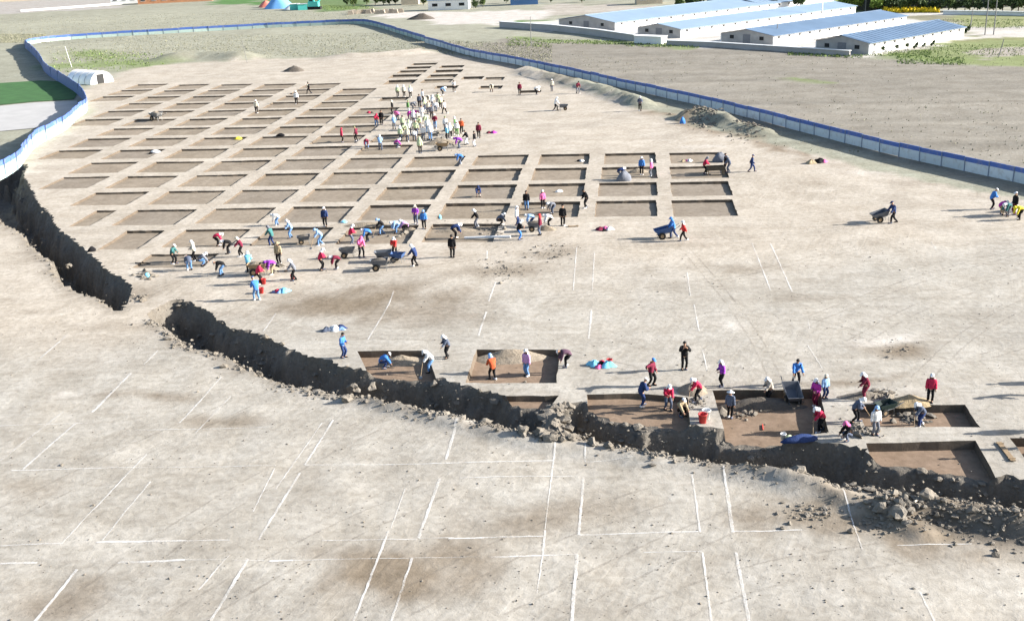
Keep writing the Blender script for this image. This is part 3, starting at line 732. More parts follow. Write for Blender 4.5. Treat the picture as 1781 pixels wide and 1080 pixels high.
for cx_, cy_2, sp, n_, sc in [(1410, 890, 50, 120, .035), (1550, 900, 60, 300, .05), (1555, 605, 30, 40, .025), (870, 470, 40, 120, .03), (960, 440, 40, 100, .03), (250, 480, 14, 80, .06), (240, 520, 20, 60, .05), (1225, 208, 34, 500, .08), (1300, 228, 34, 260, .07), (1540, 690, 25, 110, .05), (1590, 715, 24, 140, .06), (1500, 745, 28, 120, .045),
                              (1300, 700, 40, 40, .05), (1210, 700, 25, 40, .05), (770, 232, 30, 60, .08), (780, 250, 30, 60, .08), (480, 465, 20, 60, .07), (700, 400, 30, 60, .06), (850, 400, 30, 60, .06)]:
    for _ in range(n_):
        px, py = rg.gauss(cx_, sp * .5), rg.gauss(cy_2, sp * .22); x, y = P(px, py)
        items.append((x, y, 0, min(.35, .02 + rg.expovariate(1 / sc))))
scatter('earth_crumbs', items, M_clod, 'small crumbs and lumps of earth strewn over the site', 'earth')
big = [(962, 748, .42, 'trench'), (985, 752, .36, 'trench'), (972, 728, .33, 'trench'), (940, 762, .34, 'trench'), (605, 698, .32, 'trench'), (612, 655, .40, 'trench'), (645, 652, .33, 'trench'), (632, 676, .25, 'trench'), (655, 690, .3, 'trench'),
       (1388, 832, .45, 'east'), (1372, 822, .4, 'east'), (1408, 836, .36, 'east'), (1355, 812, .34, 'east'), (1560, 908, .42, 'bank'), (1530, 897, .3, 'bank'), (1610, 884, .36, 'bank'), (775, 722, .26, 'trench'), (845, 738, .3, 'trench'), (1030, 778, .3, 'east'), (1060, 784, .26, 'east'), (118, 448, .33, 'ditch'), (448, 630, .3, 'trench'), (910, 762, .33, 'trench'), (995, 770, .3, 'trench')]
for px, py, s, w_ in big:
    x, y = P(px, py); z = zg1(x, y)
    for nm, t in TR.items():
        if inpoly(np.array([x]), np.array([y]), t['poly'])[0]:
            me_ = t['obj'].data; kd = min(me_.vertices, key=lambda q: (q.co.x - x) ** 2 + (q.co.y - y) ** 2); z = kd.co.z
            if px in (612, 645, 118, 448, 632): z = max(z, -.9)
    o = link('earth_clod', ROCK2[rg.randrange(5)], M_clod); o.location = (x, y, z + s * .4); o.rotation_euler = (rg.uniform(-.3, .3), rg.uniform(-.3, .3), rg.uniform(0, 6)); o.scale = (s, s, s * .9)
    tag(o, {'trench': 'large pale earth clod among rubble at the lip of the trench by the brown pits', 'east': 'large grey earth clod on the lip of the trench past the earth bridge', 'bank': 'big earth clod on the spoil bank beside the trench', 'ditch': 'pale boulder lying in the dark ditch below the curved hoarding'}[w_], 'earth clod', 'large clods along the ' + w_)
# stick lying on the spoil bank
A_ = on(1590, 876); B_ = on(1626, 862)
tag(MB().tube([(0, 0, 0), tuple((B_ - A_) * .5 + Vector((0, 0, .06))), tuple(B_ - A_)], [.045, .05, .035], 7).build('wooden_stick', plain('pale_wood', (.5, .45, .36, 1), .8, .2, 14), None), 'pale wooden stick lying on the spoil bank by the trench', 'stick').location = A_ + Vector((0, 0, .12))

# heaps of loose earth
def heap(px, py, rx, ry, h, label, mat, name='earth_heap', seed=0):
    x0, y0, z0 = on(px, py); n_, m_ = 24, 9; v = []; f = []
    for r_ in range(m_):
        for a_ in range(n_):
            t = r_ / (m_ - 1); an = 2 * math.pi * a_ / n_
            k_ = 1 + .25 * float(vnoise(math.cos(an) * 1.6 + seed, math.sin(an) * 1.6, 5))
            xx, yy = rx * t * k_ * math.cos(an), ry * t * k_ * math.sin(an)
            zz = h * (1 - t) ** .85 * (1 + .3 * float(fbm(xx * 1.5 + seed * 9, yy * 1.5, 8))) - .06 * t
            v.append((xx, yy, zz))
    for r_ in range(m_ - 1):
        for a_ in range(n_):
            b_ = (a_ + 1) % n_; f.append((r_ * n_ + a_, (r_ + 1) * n_ + a_, (r_ + 1) * n_ + b_, r_ * n_ + b_))
    o = link(name, mesh_of(name, v, f, True), mat); o.location = (x0, y0, z0); return tag(o, label, 'earth heap')
M_darkearth = soil_mat('dark_earth', base=(.13, .115, .10, 1), bump=.9, speck=.2)
M_fill = soil_mat('fill_earth', base=(.30, .255, .20, 1), bump=.9, speck=.25, fine=1.5)
heap(512, 124, 2.2, 1.8, 1.2, 'dark heap of earth standing alone on the sand above the grid', M_darkearth, seed=3)
heap(893, 622, 2.5, 1.15, .60, 'dug earth heaped along the far side of the brown pit', M_fill, seed=4)
heap(698, 620, 1.7, .75, .5, 'dug earth heaped behind the crouching person in blue', M_fill, seed=5)
heap(1322, 690, 2.9, .75, .6, 'dark dug earth heaped under the wheelbarrow', M_darkearth, seed=6)
heap(1205, 680, 1.0, .7, .6, 'rough block of earth with spoil among the people in red', M_fill, seed=7)
heap(1255, 720, .5, .45, .5, 'pale lump of earth beside the person in a grey jacket', M_clod, seed=8)
heap(1580, 700, 1.3, .6, .45, 'yellowish spoil heap inside the rubble filled pit', soil_mat('ochre_earth', base=(.38, .30, .19, 1), bump=.8), seed=9)
heap(455, 470, 1.5, .8, .5, 'dug earth heaped between the bending workers at the grid corner', M_fill, seed=10)
heap(640, 392, 2.6, .45, .35, 'earth spoil along the broken pit edge', M_fill, seed=11)
heap(795, 402, 2.2, .5, .35, 'earth spoil in the broken pit below the grid', M_fill, seed=12)
heap(950, 400, .9, .5, .5, 'earth spoil between the workers in black', M_fill, seed=13)
heap(1108, 300, 1.3, .5, .45, 'earth lump behind the grey sack in the grid', M_fill, seed=14)
heap(768, 250, 2.6, 1.0, .7, 'dark hollow spoil heap beside the crowd', M_fill, seed=15)
heap(715, 402, 1.0, .5, .4, 'earth spoil beside the person in purple', M_fill, seed=16)
heap(1502, 690, 1.6, .45, .35, 'pale spoil beside the person in a dark red jacket', M_clod, seed=17)

# ------------------------------------------------------------ hoarding fence
def unit_panel(z0, z1, th):
    return MB().box((.5, 0, (z0 + z1) / 2), (1.0, th, z1 - z0))
M_panel = plain('hoarding_mint', (.40, .52, .49, 1), .55, .1, .7)
M_panel2 = plain('hoarding_white', (.62, .69, .74, 1), .5, .06, .7)
M_blue = plain('hoarding_blue', (.075, .15, .45, 1), .45, .1, .8)
M_outer = plain('hoarding_back_blue', (.10, .18, .42, 1), .5, .1, .8)
M_post = plain('hoarding_post', (.22, .27, .36, 1), .5, .05)
for m_ in (M_panel, M_panel2, M_blue):
    nt_ = m_.node_tree; bs_ = nt_.nodes['Principled BSDF']; src_ = bs_.inputs['Base Color'].links[0].from_socket
    oi_ = nt_.nodes.new('ShaderNodeObjectInfo'); g_ = nt_.nodes.new('ShaderNodeNewGeometry')
    q_ = mixc(nt_, 1.0, src_, ramp(nt_, oi_.outputs['Random'], 0, 1, (.86, .88, .88, 1), (1.08, 1.06, 1.05, 1)), 'MULTIPLY')
    dirt_ = noise_at(nt_, g_.outputs['Position'], 1.7, 4, .65)
    q_ = mixc(nt_, mathn(nt_, 'MULTIPLY', ramp(nt_, dirt_, .5, .72), .45), q_, (.33, .29, .24, 1))
    nt_.links.new(q_, bs_.inputs['Base Color'])
def fence(line, height, band, step, label, mat, lean=0.0, smooth=1):
    line = chaikin(line, smooth); L = sum(math.hypot(b[0] - a[0], b[1] - a[1]) for a, b in zip(line[:-1], line[1:])); n = int(L / step)
    pts = [along(line, k_ / n)[0] for k_ in range(n + 1)]
    root = empty('hoarding_fence', (pts[0][0], pts[0][1], 0)); tag(root, label, 'fence')
    pm = unit_panel(0.04, height - band, .04).mesh('panel'); bm_ = unit_panel(height - band, height, .075).mesh('top_band'); om = MB().box((.5, .036, (height - band) / 2 + .02), (1.0, .02, height - band - .04)).mesh('backing'); ps = MB().box((0, -.045, height / 2), (.07, .09, height)).mesh('post')
    for k_ in range(n):
        a, b = Vector(pts[k_]), Vector(pts[k_ + 1]); d = b - a; ang = math.atan2(d.y, d.x); g = zg1(*a) - .03
        ln = lean + rg.uniform(-.05, .05)
        pn = link('panel', pm, mat, root); pn.location = (a.x - pts[0][0], a.y - pts[0][1], g); pn.rotation_euler = (ln, 0, ang); pn.scale = (d.length * .995, 1, rg.uniform(.97, 1.03))
        link('top_band', bm_, M_blue, pn); link('backing', om, M_outer, pn)
        po = link('post', ps, M_post, root); po.location = (a.x - pts[0][0], a.y - pts[0][1], g); po.rotation_euler = (ln, 0, ang)
    return root
# walked so that the white inner face looks to the right of the walking direction (local -y)
fence(RFENCE, 1.5, .46, 2.9, 'straight white hoarding with navy top band along the ploughed field', M_panel2, 0, 1)
fence(PL([(-90, 340), (-40, 330), (0, 317), (36, 292), (44, 278), (61, 255), (78, 246), (92, 239), (108, 231), (122, 222), (136, 205), (151, 197), (153, 189), (146, 176), (136, 165), (114, 150), (92, 137), (77, 126), (72, 113), (62, 100), (52, 91), (44, 84)]), 2.1, .62, 2.2, 'curving mint hoarding with blue top band beside the broad ditch', M_panel, .06, 2)
fence(PL([(44, 84), (48, 78), (62, 75), (111, 70), (172, 66), (278, 60), (360, 55), (450, 50), (550, 45), (620, 42), (645, 44), (692, 58), (739, 73)]), 1.45, .62, 4.0, 'long low blue hoarding crossing the dry grass behind the site', M_panel, 0, 1)
# green dust net and concrete pad outside the curved hoarding
def flat_poly(name, pts, z, mat, label, cat, th=.03, kind=None):
    w_ = resample(PL(pts), 2.5, .12, rg, True); V2, F2 = fill(w_); n = len(V2)
    zz = zg(V2[:, 0], V2[:, 1]) + z
    o = link(name, mesh_of(name, np.column_stack([V2, zz]), F2), mat); return tag(o, label, cat, kind=kind)
flat_poly('dust_net', [(-120, 160), (0, 146), (70, 141), (112, 143), (128, 152), (134, 166), (128, 174), (60, 178), (0, 184), (-120, 195)], .09, plain('dust_net_green', (.045, .12, .035, 1), .9, .15, .5, bump=.2), 'dark green dust net spread on the ground outside the curved hoarding', 'net')
flat_poly('concrete_pad', [(-140, 198), (0, 186), (60, 180), (134, 176), (138, 188), (122, 204), (96, 217), (70, 223), (0, 229), (-140, 240)], .08, plain('pad_grey', (.40, .39, .38, 1), .9, .08, .3), 'pale concrete pad outside the curved hoarding', 'pad', kind='structure')
# white arched tunnel
def tunnel():
    b = P(132, 146); c_ = P(187, 140); d = Vector((c_[0] - b[0], c_[1] - b[1])); L = 7.5; ang = -.62
    root = empty('arched_tent', (P(171, 147)[0] - 5.0, P(171, 147)[1] + 5.2, 0), ang); tag(root, 'white arched tunnel tent with a dark doorway by the curved hoarding', 'tent')
    n = 14; v = []; f = []; Rr = 2.2
    for k_ in range(9):
        for a_ in range(n + 1):
            t = math.pi * a_ / n; s_ = 1 + (.012 if k_ % 2 else -.012); v.append((L * k_ / 8 - 1.0, Rr * 1.15 * math.cos(t) * s_, Rr * math.sin(t) * s_))
    for k_ in range(8):
        for a_ in range(n): f.append((k_ * (n + 1) + a_, (k_ + 1) * (n + 1) + a_, (k_ + 1) * (n + 1) + a_ + 1, k_ * (n + 1) + a_ + 1))
    link('cover', mesh_of('cover', v, f, True), M_white, root)
    for xe, nm in ((L - 1.02, 'end_wall'), (-.98, 'end_wall')):
        ev = [(xe, Rr * 1.13 * math.cos(math.pi * a_ / n), Rr * .985 * math.sin(math.pi * a_ / n)) for a_ in range(n + 1)]
        ef = [tuple(range(n + 1))]; w_ = link(nm, mesh_of(nm, ev, ef), M_white, root)
    MB().box((L - .99, -.3, .85), (.05, 1.5, 1.7)).build('doorway', M_dark, root)
    for k_ in range(5):
        MB().tube([(L * k_ / 4 - 1.0 + (.0), Rr * 1.17 * math.cos(math.pi * a_ / 12), Rr * 1.02 * math.sin(math.pi * a_ / 12)) for a_ in range(13)], .035, 5).build('hoop', M_steel, root)
tunnel()

# ------------------------------------------------------------ long sheds with blue roofs
M_roof = plain('shed_roof_blue', (.125, .19, .285, 1), .5, .09, .25)
M_roofpale = plain('shed_roof_pale_blue', (.235, .32, .42, 1), .5, .05, .25)
M_shedwall = plain('shed_wall_white', (.80, .80, .79, 1), .8, .05, .4)
M_gable = plain('shed_gable_grey', (.40, .38, .36, 1), .85, .12, .8)
SDIR = Vector((.775, .632)).normalized(); SPER = Vector((-SDIR.y, SDIR.x))
def shed(px, py, width, length, eave, ridge, roof, label, nwin, group=None):
    o = P(px, py); root = empty('long_shed', (o[0], o[1], 0), math.atan2(SDIR.y, SDIR.x)); tag(root, label, 'shed', group)
    # local x along the shed, y across to the left
    MB().box((length / 2, .1, eave / 2), (length, .2, eave)).build('long_wall', M_shedwall, root)
    MB().box((length / 2, width - .1, eave / 2), (length, .2, eave)).build('long_wall', M_shedwall, root)
    for x_ in (.1, length - .1):
        v = [(x_ - .09, .2, 0), (x_ - .09, width - .2, 0), (x_ - .09, width - .2, eave), (x_ - .09, width / 2, ridge), (x_ - .09, .2, eave)]; v += [(a + .18, b, c) for a, b, c in v]
        f = [(0, 1, 2, 3, 4), (9, 8, 7, 6, 5)] + [(i, (i + 1) % 5 + 0, (i + 1) % 5 + 5, i + 5) for i in range(5)]
        g = link('gable_wall', mesh_of('gable_wall', v, f), M_gable, root)
        if x_ < 1:
            MB().box((-.02, width * .5, .95), (.06, 1.8, 1.9)).build('door', plain('door_grey', (.2, .2, .21, 1), .6), g)
            for yy in (.22, .78): MB().box((-.02, width * yy, 1.25), (.05, 1.0, .7)).build('window', M_dark, g)
    ov = .45; t = .09
    for s_, y0, y1 in ((0, -ov, width / 2), (1, width + ov, width / 2)):
        slope = (ridge - eave) / (width / 2); ze = eave - ov * slope + .05; zr = ridge + .05
        v = [(-ov, y0, ze), (length + ov, y0, ze), (length + ov, y1, zr), (-ov, y1, zr)]; v += [(a, b, c + t) for a, b, c in v]
        r_ = link('roof_slope', mesh_of('roof_slope', v, [(3, 2, 1, 0), (4, 5, 6, 7), (0, 1, 5, 4), (1, 2, 6, 5), (2, 3, 7, 6), (3, 0, 4, 7)]), roof, root)
        # raised seams
        for k_ in range(int(length / 1.5)):
            xx = k_ * 1.5
            MB().add([(xx, y0, ze + t), (xx + .06, y0, ze + t), (xx + .06, y1, zr + t), (xx, y1, zr + t), (xx + .03, y0, ze + t + .05), (xx + .03, y1, zr + t + .05)], [(0, 4, 5, 3), (4, 1, 2, 5), (0, 1, 4), (2, 3, 5)]).build('seam', roof, r_) if s_ == 0 and length < 40 else None
    MB().box((length / 2, width / 2, ridge + .17), (length + 1, .5, .08)).build('ridge_cap', roof, root)
    for k_ in range(nwin):
        xx = length * (k_ + .5) / nwin
        w_ = MB().box((xx, -.015, eave - .45), (.75, .06, .32)).build('window', M_dark, root)
        MB().box((xx, -.04, eave - .66), (.9, .1, .06)).build('sill', M_shedwall, w_)
        MB().box((xx + length / nwin / 2, -.04, eave * .5), (.28, .1, eave - .1)).build('pilaster', M_shedwall, root)
    return root
shed(1511, 96, 11.5, 33, 2.05, 3.15, M_roof, 'blue roofed white shed standing next to the green lawn', 10)
shed(1345, 80, 13.5, 48, 1.9, 2.9, M_roof, 'blue roofed white shed directly beside the one at the lawn', 14)
shed(1184, 67, 13, 66, 1.9, 2.8, M_roofpale, 'pale blue roofed shed between the grey and white walled sheds', 16)
shed(1070, 54, 20, 70, 1.9, 3.2, M_roofpale, 'wide pale blue roofed shed farthest from the lawn', 16)
shed(1320, 21, 9, 34, 2.0, 3.0, M_roofpale, 'short pale roofed shed behind the row of blue sheds', 8)
# perimeter wall
def wall_line(pts, h, th, label, mat, cap):
    l = PL(pts); root = empty('perimeter_wall', (l[0][0], l[0][1], 0)); tag(root, label, 'wall')
    for a, b in zip(l[:-1], l[1:]):
        d = Vector(b) - Vector(a); L = d.length; M_ = Matrix.Rotation(math.atan2(d.y, d.x), 3, 'Z'); c_ = (Vector(a) + Vector(b)) / 2 - Vector(l[0])
        MB().box((c_.x, c_.y, h / 2), (L, th, h), M_).build('wall_run', mat, root); MB().box((c_.x, c_.y, h + .06), (L + .1, th + .5, .12), M_).build('coping', cap, root)
M_wallgrey = plain('wall_grey', (.42, .40, .385, 1), .9, .08, .5)
wall_line([(870, 48), (900, 50), (960, 54), (1040, 63), (1106, 73)], 1.4, .5, 'grey rendered wall with broad white coping ahead of the widest shed', M_wallgrey, M_white)
wall_line([(1108, 75), (1155, 77)], 1.5, 2.2, 'low white block house at the corner of the grey wall', M_white, M_white)
wall_line([(1160, 79), (1240, 82), (1330, 88), (1405, 93), (1478, 98)], .9, .3, 'low grey wall with white coping ahead of the blue sheds', M_wallgrey, M_white)
wall_line([(1640, 26), (1720, 27), (1900, 31)], .9, .3, 'thin white roadside wall behind the lawn', M_white, M_white)
# other far buildings
def block(px, py, w, d, h, wallm, roofm, label, rz=0.0, name='far_building', wins=3, pitched=False):
    o = P(px, py); root = empty(name, (o[0], o[1], 0), rz); tag(root, label, 'building')
    MB().box((0, d / 2, h / 2), (w, d, h)).build('wall', wallm, root)
    if pitched:
        v = [(-w / 2 - .4, -.4, h), (w / 2 + .4, -.4, h), (w / 2 + .4, d / 2, h + d * .22), (-w / 2 - .4, d / 2, h + d * .22), (w / 2 + .4, d + .4, h), (-w / 2 - .4, d + .4, h)]
        link('roof', mesh_of('roof', v, [(0, 1, 2, 3), (3, 2, 4, 5), (0, 3, 5), (1, 4, 2), (0, 5, 4, 1)]), roofm, root)
    else: MB().box((0, d / 2, h + .12), (w + .6, d + .6, .24)).build('roof', roofm, root)
    for k_ in range(wins):
        xx = -w / 2 + w * (k_ + .5) / wins; wn = MB().box((xx, -.03, h * .55), (w / wins * .4, .08, h * .3)).build('window', M_dark, root); MB().box((xx, -.06, h * .38), (w / wins * .5, .14, .1)).build('sill', M_white, wn)
M_beige = plain('beige_render', (.55, .47, .36, 1), .9, .08, .4); M_orange = plain('orange_brick', (.45, .22, .12, 1), .9, .12, .6); M_bluewall = plain('blue_cladding', (.08, .18, .38, 1), .5, .06, .4)
block(780, 18, 13, 5, 3.0, M_white, M_roofpale, 'small white site cabin on the pale yard', -.1, 'site_cabin', 3)
block(713, 9, 6, 6, 5, M_beige, M_beige, 'beige block building behind the pale yard', 0, wins=2)
block(912, 9, 9, 6, 4.5, M_bluewall, M_beige, 'blue clad building with a beige roof edge behind the yard', 0, wins=2)
block(240, 6, 22, 6, 3.5, M_white, M_roofpale, 'white low building at the end of the grey pad', .15, wins=6)
block(305, 5, 30, 5, 3.0, M_orange, M_beige, 'orange brick low building beside the white one', .15, wins=7)
block(40, 2, 26, 6, 4, M_beige, M_beige, 'cream walled building beyond the grey pad', .2, wins=6)
block(1130, 8, 8, 5, 3.2, M_beige, M_beige, 'cream hut behind the pale blue sheds', 0, wins=2)
# boulder-coloured tarpaulin heap, crates and turquoise machine
def tarp(px, py, rx, ry, h, mat, label):
    v = []; f = []; n_, m_ = 18, 7
    for r_ in range(m_):
        t = r_ / (m_ - 1)
        for a_ in range(n_):
            an = 2 * math.pi * a_ / n_; k_ = 1 + .1 * math.sin(5 * an) * t
            v.append((rx * t * k_ * math.cos(an), ry * t * k_ * math.sin(an), h * math.cos(t * math.pi / 2) * (1 + .08 * math.sin(3 * an))))
    for r_ in range(m_ - 1):
        for a_ in range(n_): b_ = (a_ + 1) % n_; f.append((r_ * n_ + a_, (r_ + 1) * n_ + a_, (r_ + 1) * n_ + b_, r_ * n_ + b_))
    o = link('tarpaulin_heap', mesh_of('tarpaulin_heap', v, f, True), mat); x, y = P(px, py); o.location = (x, y, zg1(x, y)); tag(o, label, 'tarpaulin'); return o
M_turq = plain('turquoise_paint', (.10, .55, .50, 1), .5, .08); M_sky = plain('sky_blue_tarp', (.16, .38, .72, 1), .6, .1); M_red = plain('red_plastic', (.62, .07, .05, 1), .5, .08)
tarp(486, 15, 5.5, 4, 4.0, M_sky, 'blue tarpaulin heap beside the turquoise machine'); tarp(463, 13, 3, 2.5, 2.2, plain('coral_tarp', (.62, .20, .15, 1), .6), 'coral tarpaulin heap next to the blue one'); tarp(508, 17, 3, 2.5, 1.6, M_white, 'white tarpaulin heap behind the turquoise crates')
for k_, px in enumerate((513, 527)):
    x, y = P(px, 18); o = empty('site_crate', (x, y, 0), .1); tag(o, ['turquoise crate beside the tarpaulin heaps', 'turquoise crate next to the machine with raised arm'][k_], 'crate')
    MB().box((0, 0, 1.0), (3.2, 2.2, 2.0)).build('box', M_turq, o); MB().box((0, 0, 2.08), (3.5, 2.5, .14)).build('lid', M_white, o)
x, y = P(548, 17); o = empty('digger', (x, y, 0), -.1); tag(o, 'turquoise machine with raised arm behind the dry grass', 'digger')
MB().box((0, 0, .5), (4.5, 2.6, .9)).build('track', M_rubber, o); MB().box((-.3, 0, 1.8), (3.6, 2.4, 1.6)).build('body', M_turq, o); c_ = MB().box((-1.0, 0, 3.2), (1.7, 1.6, 1.4)).build('cab', M_turq, o); MB().box((-1.0, -.82, 3.3), (1.2, .05, .9)).build('window', M_dark, c_)
MB().tube([(1.2, 0, 2.2), (3.2, 0, 5.4), (6.0, 0, 6.3)], [.45, .4, .3], 6).build('arm', M_turq, o); MB().box((6.4, 0, 5.8), (1.0, 1.2, 1.1)).build('bucket', M_turq, o)
# poles
def pole(px, py, h, r_, mat, label, arm=0, lean=0.0):
    x, y = P(px, py); o = empty('utility_pole', (x, y, zg1(x, y))); o.rotation_euler = (0, lean, 0); tag(o, label, 'pole')
    MB().tube([(0, 0, -.2), (0, 0, h)], [r_, r_ * .7], 8).build('shaft', mat, o)
    if arm: MB().box((0, 0, h - .5), (arm, .14, .14)).build('crossarm', mat, o); [MB().lathe([(.06, 0), (.09, .1), (.05, .25)], 8, (s_ * arm * .42, 0, h - .43)).build('insulator', M_white, o) for s_ in (-1, 1)]
M_pole = plain('pole_grey', (.20, .20, .20, 1), .8)
pole(1429, 36, 9, .16, M_white, 'tall white lamp pole beside the short pale roofed shed'); pole(1351, 73, 4.5, .12, M_pole, 'dark post at the gable of the blue sheds'); pole(924, 81, 6.2, .08, M_pole, 'thin grey post in the field before the grey wall')
pole(1687, 53, 4.5, .12, M_pole, 'dark pole at the far end of the lawn shed', .0, .05); pole(1713, 61, 8, .13, M_pole, 'tall paired pole with crossarm by the lawn path', 1.6); pole(1728, 61, 8, .13, M_pole, 'second tall paired pole with crossarm by the lawn path', 1.6); pole(1737, 99, 3.0, .1, M_pole, 'short dark leaning post on the lawn edge', 0, .2)
pole(430, 110, 4.8, .05, M_pole, 'thin dark stake in the dry grass behind the grid', 0, -.12); pole(125, 118, 4.5, .06, M_white, 'thin white stake in the weeds beside the arched tent', 0, -.15); pole(548, 81, 0.9, .04, M_pole, 'short stake in the dry grass behind the site')

# ------------------------------------------------------------ trees, hedges, grass
def leaf_mesh(name, n, rx, ry, rz, size, seed, clumps=9):
    rr = random.Random(seed); v = []; f = []; cs = []
    for _ in range(clumps):
        a, b = rr.uniform(0, 6.28), rr.uniform(-.6, 1); s = math.sqrt(max(0, 1 - b * b)) * rr.uniform(.35, .8); cs.append((s * math.cos(a) * rx, s * math.sin(a) * ry, b * rz * .7, rr.uniform(.3, .5)))
    for _ in range(n):
        c = cs[rr.randrange(clumps)]; d = Vector((rr.gauss(0, 1), rr.gauss(0, 1), rr.gauss(0, 1))).normalized() * (rr.random() ** .4) * c[3]
        p = Vector((c[0] + d.x * rx, c[1] + d.y * ry, c[2] + d.z * rz)); q = Vector((rr.gauss(0, 1), rr.gauss(0, 1), rr.gauss(.5, 1))).normalized(); t = q.orthogonal().normalized(); u = q.cross(t); s = size * rr.uniform(.6, 1.4); b = len(v)
        v += [p + t * s, p + u * s * .6, p - t * s, p - u * s * .6]; f.append((b, b + 1, b + 2, b + 3))
    return mesh_of(name, v, f)
def leafmat(name, c):
    m, nt, bs = nodes_mat(name); g = nt.nodes.new('ShaderNodeNewGeometry'); n = noise_at(nt, g.outputs['Position'], 1.4, 3)
    cc = mixc(nt, 1.0, c, ramp(nt, n, .3, .7, (.55, .6, .5, 1), (1.4, 1.35, 1.3, 1)), 'MULTIPLY'); nt.links.new(cc, bs.inputs['Base Color']); bs.inputs['Roughness'].default_value = .7; bs.inputs['Specular IOR Level'].default_value = .2; return m
L_dark = leafmat('leaf_dark', (.055, .085, .035, 1)); L_mid = leafmat('leaf_mid', (.09, .13, .045, 1)); L_bright = leafmat('leaf_bright', (.19, .27, .06, 1)); L_weed = leafmat('leaf_weed', (.20, .27, .10, 1)); L_dry = leafmat('leaf_dry', (.30, .295, .225, 1)); L_yel = leafmat('flower_yellow', (.62, .48, .03, 1))
CROWN = [leaf_mesh('crown', 650, 2.1, 2.0, 2.3, .34, 100 + k_, 11) for k_ in range(4)]
TRUNK = MB().tube([(0, 0, -.2), (.05, .02, 1.4), (.0, .06, 3.0)], [.2, .15, .08], 7); TRUNK.tube([(.05, .02, 1.4), (.7, .2, 2.8)], [.09, .04], 5); TRUNK.tube([(.04, .02, 1.6), (-.6, -.3, 3.0)], [.08, .03], 5); TRUNK = TRUNK.mesh('trunk', True)
M_bark = plain('bark', (.10, .08, .06, 1), .9, .2, 5)
def tree(px, py, s, mat, label, group, kind='tree'):
    x, y = P(px, py); o = empty(kind, (x, y, zg1(x, y)), rg.uniform(0, 6)); o.scale = (s, s, s * rg.uniform(.85, 1.15)); tag(o, label, 'tree', group); link('trunk', TRUNK, M_bark, o); c_ = link('crown', CROWN[rg.randrange(4)], mat, o); c_.location = (0, 0, 2.3); return o
for k_ in range(18): tree(1182 + k_ * 12.5 + rg.uniform(-3, 3), 14 + rg.uniform(-5, 3), rg.uniform(.8, 1.25), [L_dark, L_mid][k_ % 3 == 0], 'dark leafy tree in the row behind the pale blue sheds', 'trees behind the blue sheds', 'broadleaf_tree')
for k_ in range(6): tree(1475 + k_ * 12, 18 + rg.uniform(-3, 3), rg.uniform(1.1, 1.4), L_bright, 'bright yellow green tree between the sheds and the dark orchard', 'bright trees beside the orchard', 'bright_tree')
for r_ in range(2):
    for k_ in range(19): tree(1540 + k_ * 13.5 + rg.uniform(-3, 3), 20 - r_ * 9 + rg.uniform(-1, 1), rg.uniform(.62, .8), [L_dark, L_dark, L_mid][k_ % 3], 'low dark orchard tree in the rows behind the lawn', 'orchard trees behind the lawn', 'orchard_tree')
for k_ in range(14): tree([606, 618, 640, 652, 664, 676, 690, 736, 812, 826, 838, 880, 960, 1010][k_] + rg.uniform(-3, 3), [10, 12, 8, 9, 10, 9, 8, 10, 14, 15, 13, 6, 5, 5][k_], rg.uniform(.5, .8), [L_dark, L_mid, L_mid][k_ % 3], 'tree in the loose row behind the pale yard and cabins', 'trees behind the pale yard', 'broadleaf_tree')
def tufts(name, sp, size, mat, label, cat):
    x, y, s = (np.repeat(q, 4) for q in sp); rs = np.random.RandomState(len(x)); n = len(x)
    z = zg(x, y); a = rs.uniform(0, 6.28, n); h = size * s * rs.uniform(.6, 1.3, n); w = h * .55; lx, ly = rs.uniform(-.4, .4, n) * h, rs.uniform(-.4, .4, n) * h
    v = np.empty((n, 3, 3)); v[:, 0] = np.column_stack([x - np.cos(a) * w, y - np.sin(a) * w, z - .02]); v[:, 1] = np.column_stack([x + np.cos(a) * w, y + np.sin(a) * w, z - .02]); v[:, 2] = np.column_stack([x + lx, y + ly, z + h])
    o = link(name, mesh_of(name, v.reshape(-1, 3), np.arange(3 * n).reshape(-1, 3)), mat); return tag(o, label, cat, kind='stuff')
def PV(px, py):
    u, v = (px - IW / 2) / F_PX, (py - IH / 2) / F_PX
    uu, vv = cr * u + sr * v, -sr * u + cr * v
    dz = -st - vv * ct; t = -CAM_H / dz
    return uu * t, (ct - vv * st) * t
def spots(n, boxes):
    rs = np.random.RandomState(n); bx = np.array(boxes, float)[rs.randint(0, len(boxes), n)]; t = rs.rand(n)
    x, y = PV(bx[:, 0] + (bx[:, 2] - bx[:, 0]) * t, bx[:, 1] + (bx[:, 3] - bx[:, 1]) * rs.rand(n) + bx[:, 4] * t)
    k_ = ~inpoly(x, y, SITE); return x[k_], y[k_], rs.uniform(.5, 1.4, k_.sum())
tufts('dry_grass', spots(17000, [(80, 66, 740, 106, -8), (0, 30, 640, 60, -12), (200, 62, 740, 100, -4), (760, 70, 960, 100, 8), (0, 60, 80, 75, 0)]), .14, L_dry, 'dry olive grass covering the strip behind the site', 'grass')
tufts('weeds', spots(3000, [(90, 92, 285, 126, 0), (120, 84, 260, 108, 8), (960, 70, 1090, 77, 2), (1090, 75, 1215, 82, 2), (1560, 98, 1680, 112, 2), (1370, 92, 1500, 97, 5), (560, 10, 650, 18, 2), (880, 66, 960, 80, 4)]), .20, L_weed, 'green weeds growing in patches at the field edges', 'weeds')
tufts('field_stubble', spots(1100, [(900, 90, 1781, 110, 10), (1000, 100, 1781, 200, 30), (1300, 150, 1781, 260, 30), (850, 85, 1200, 130, 20)]), .12, L_dry, 'sparse dry stubble over the ploughed field', 'stubble')
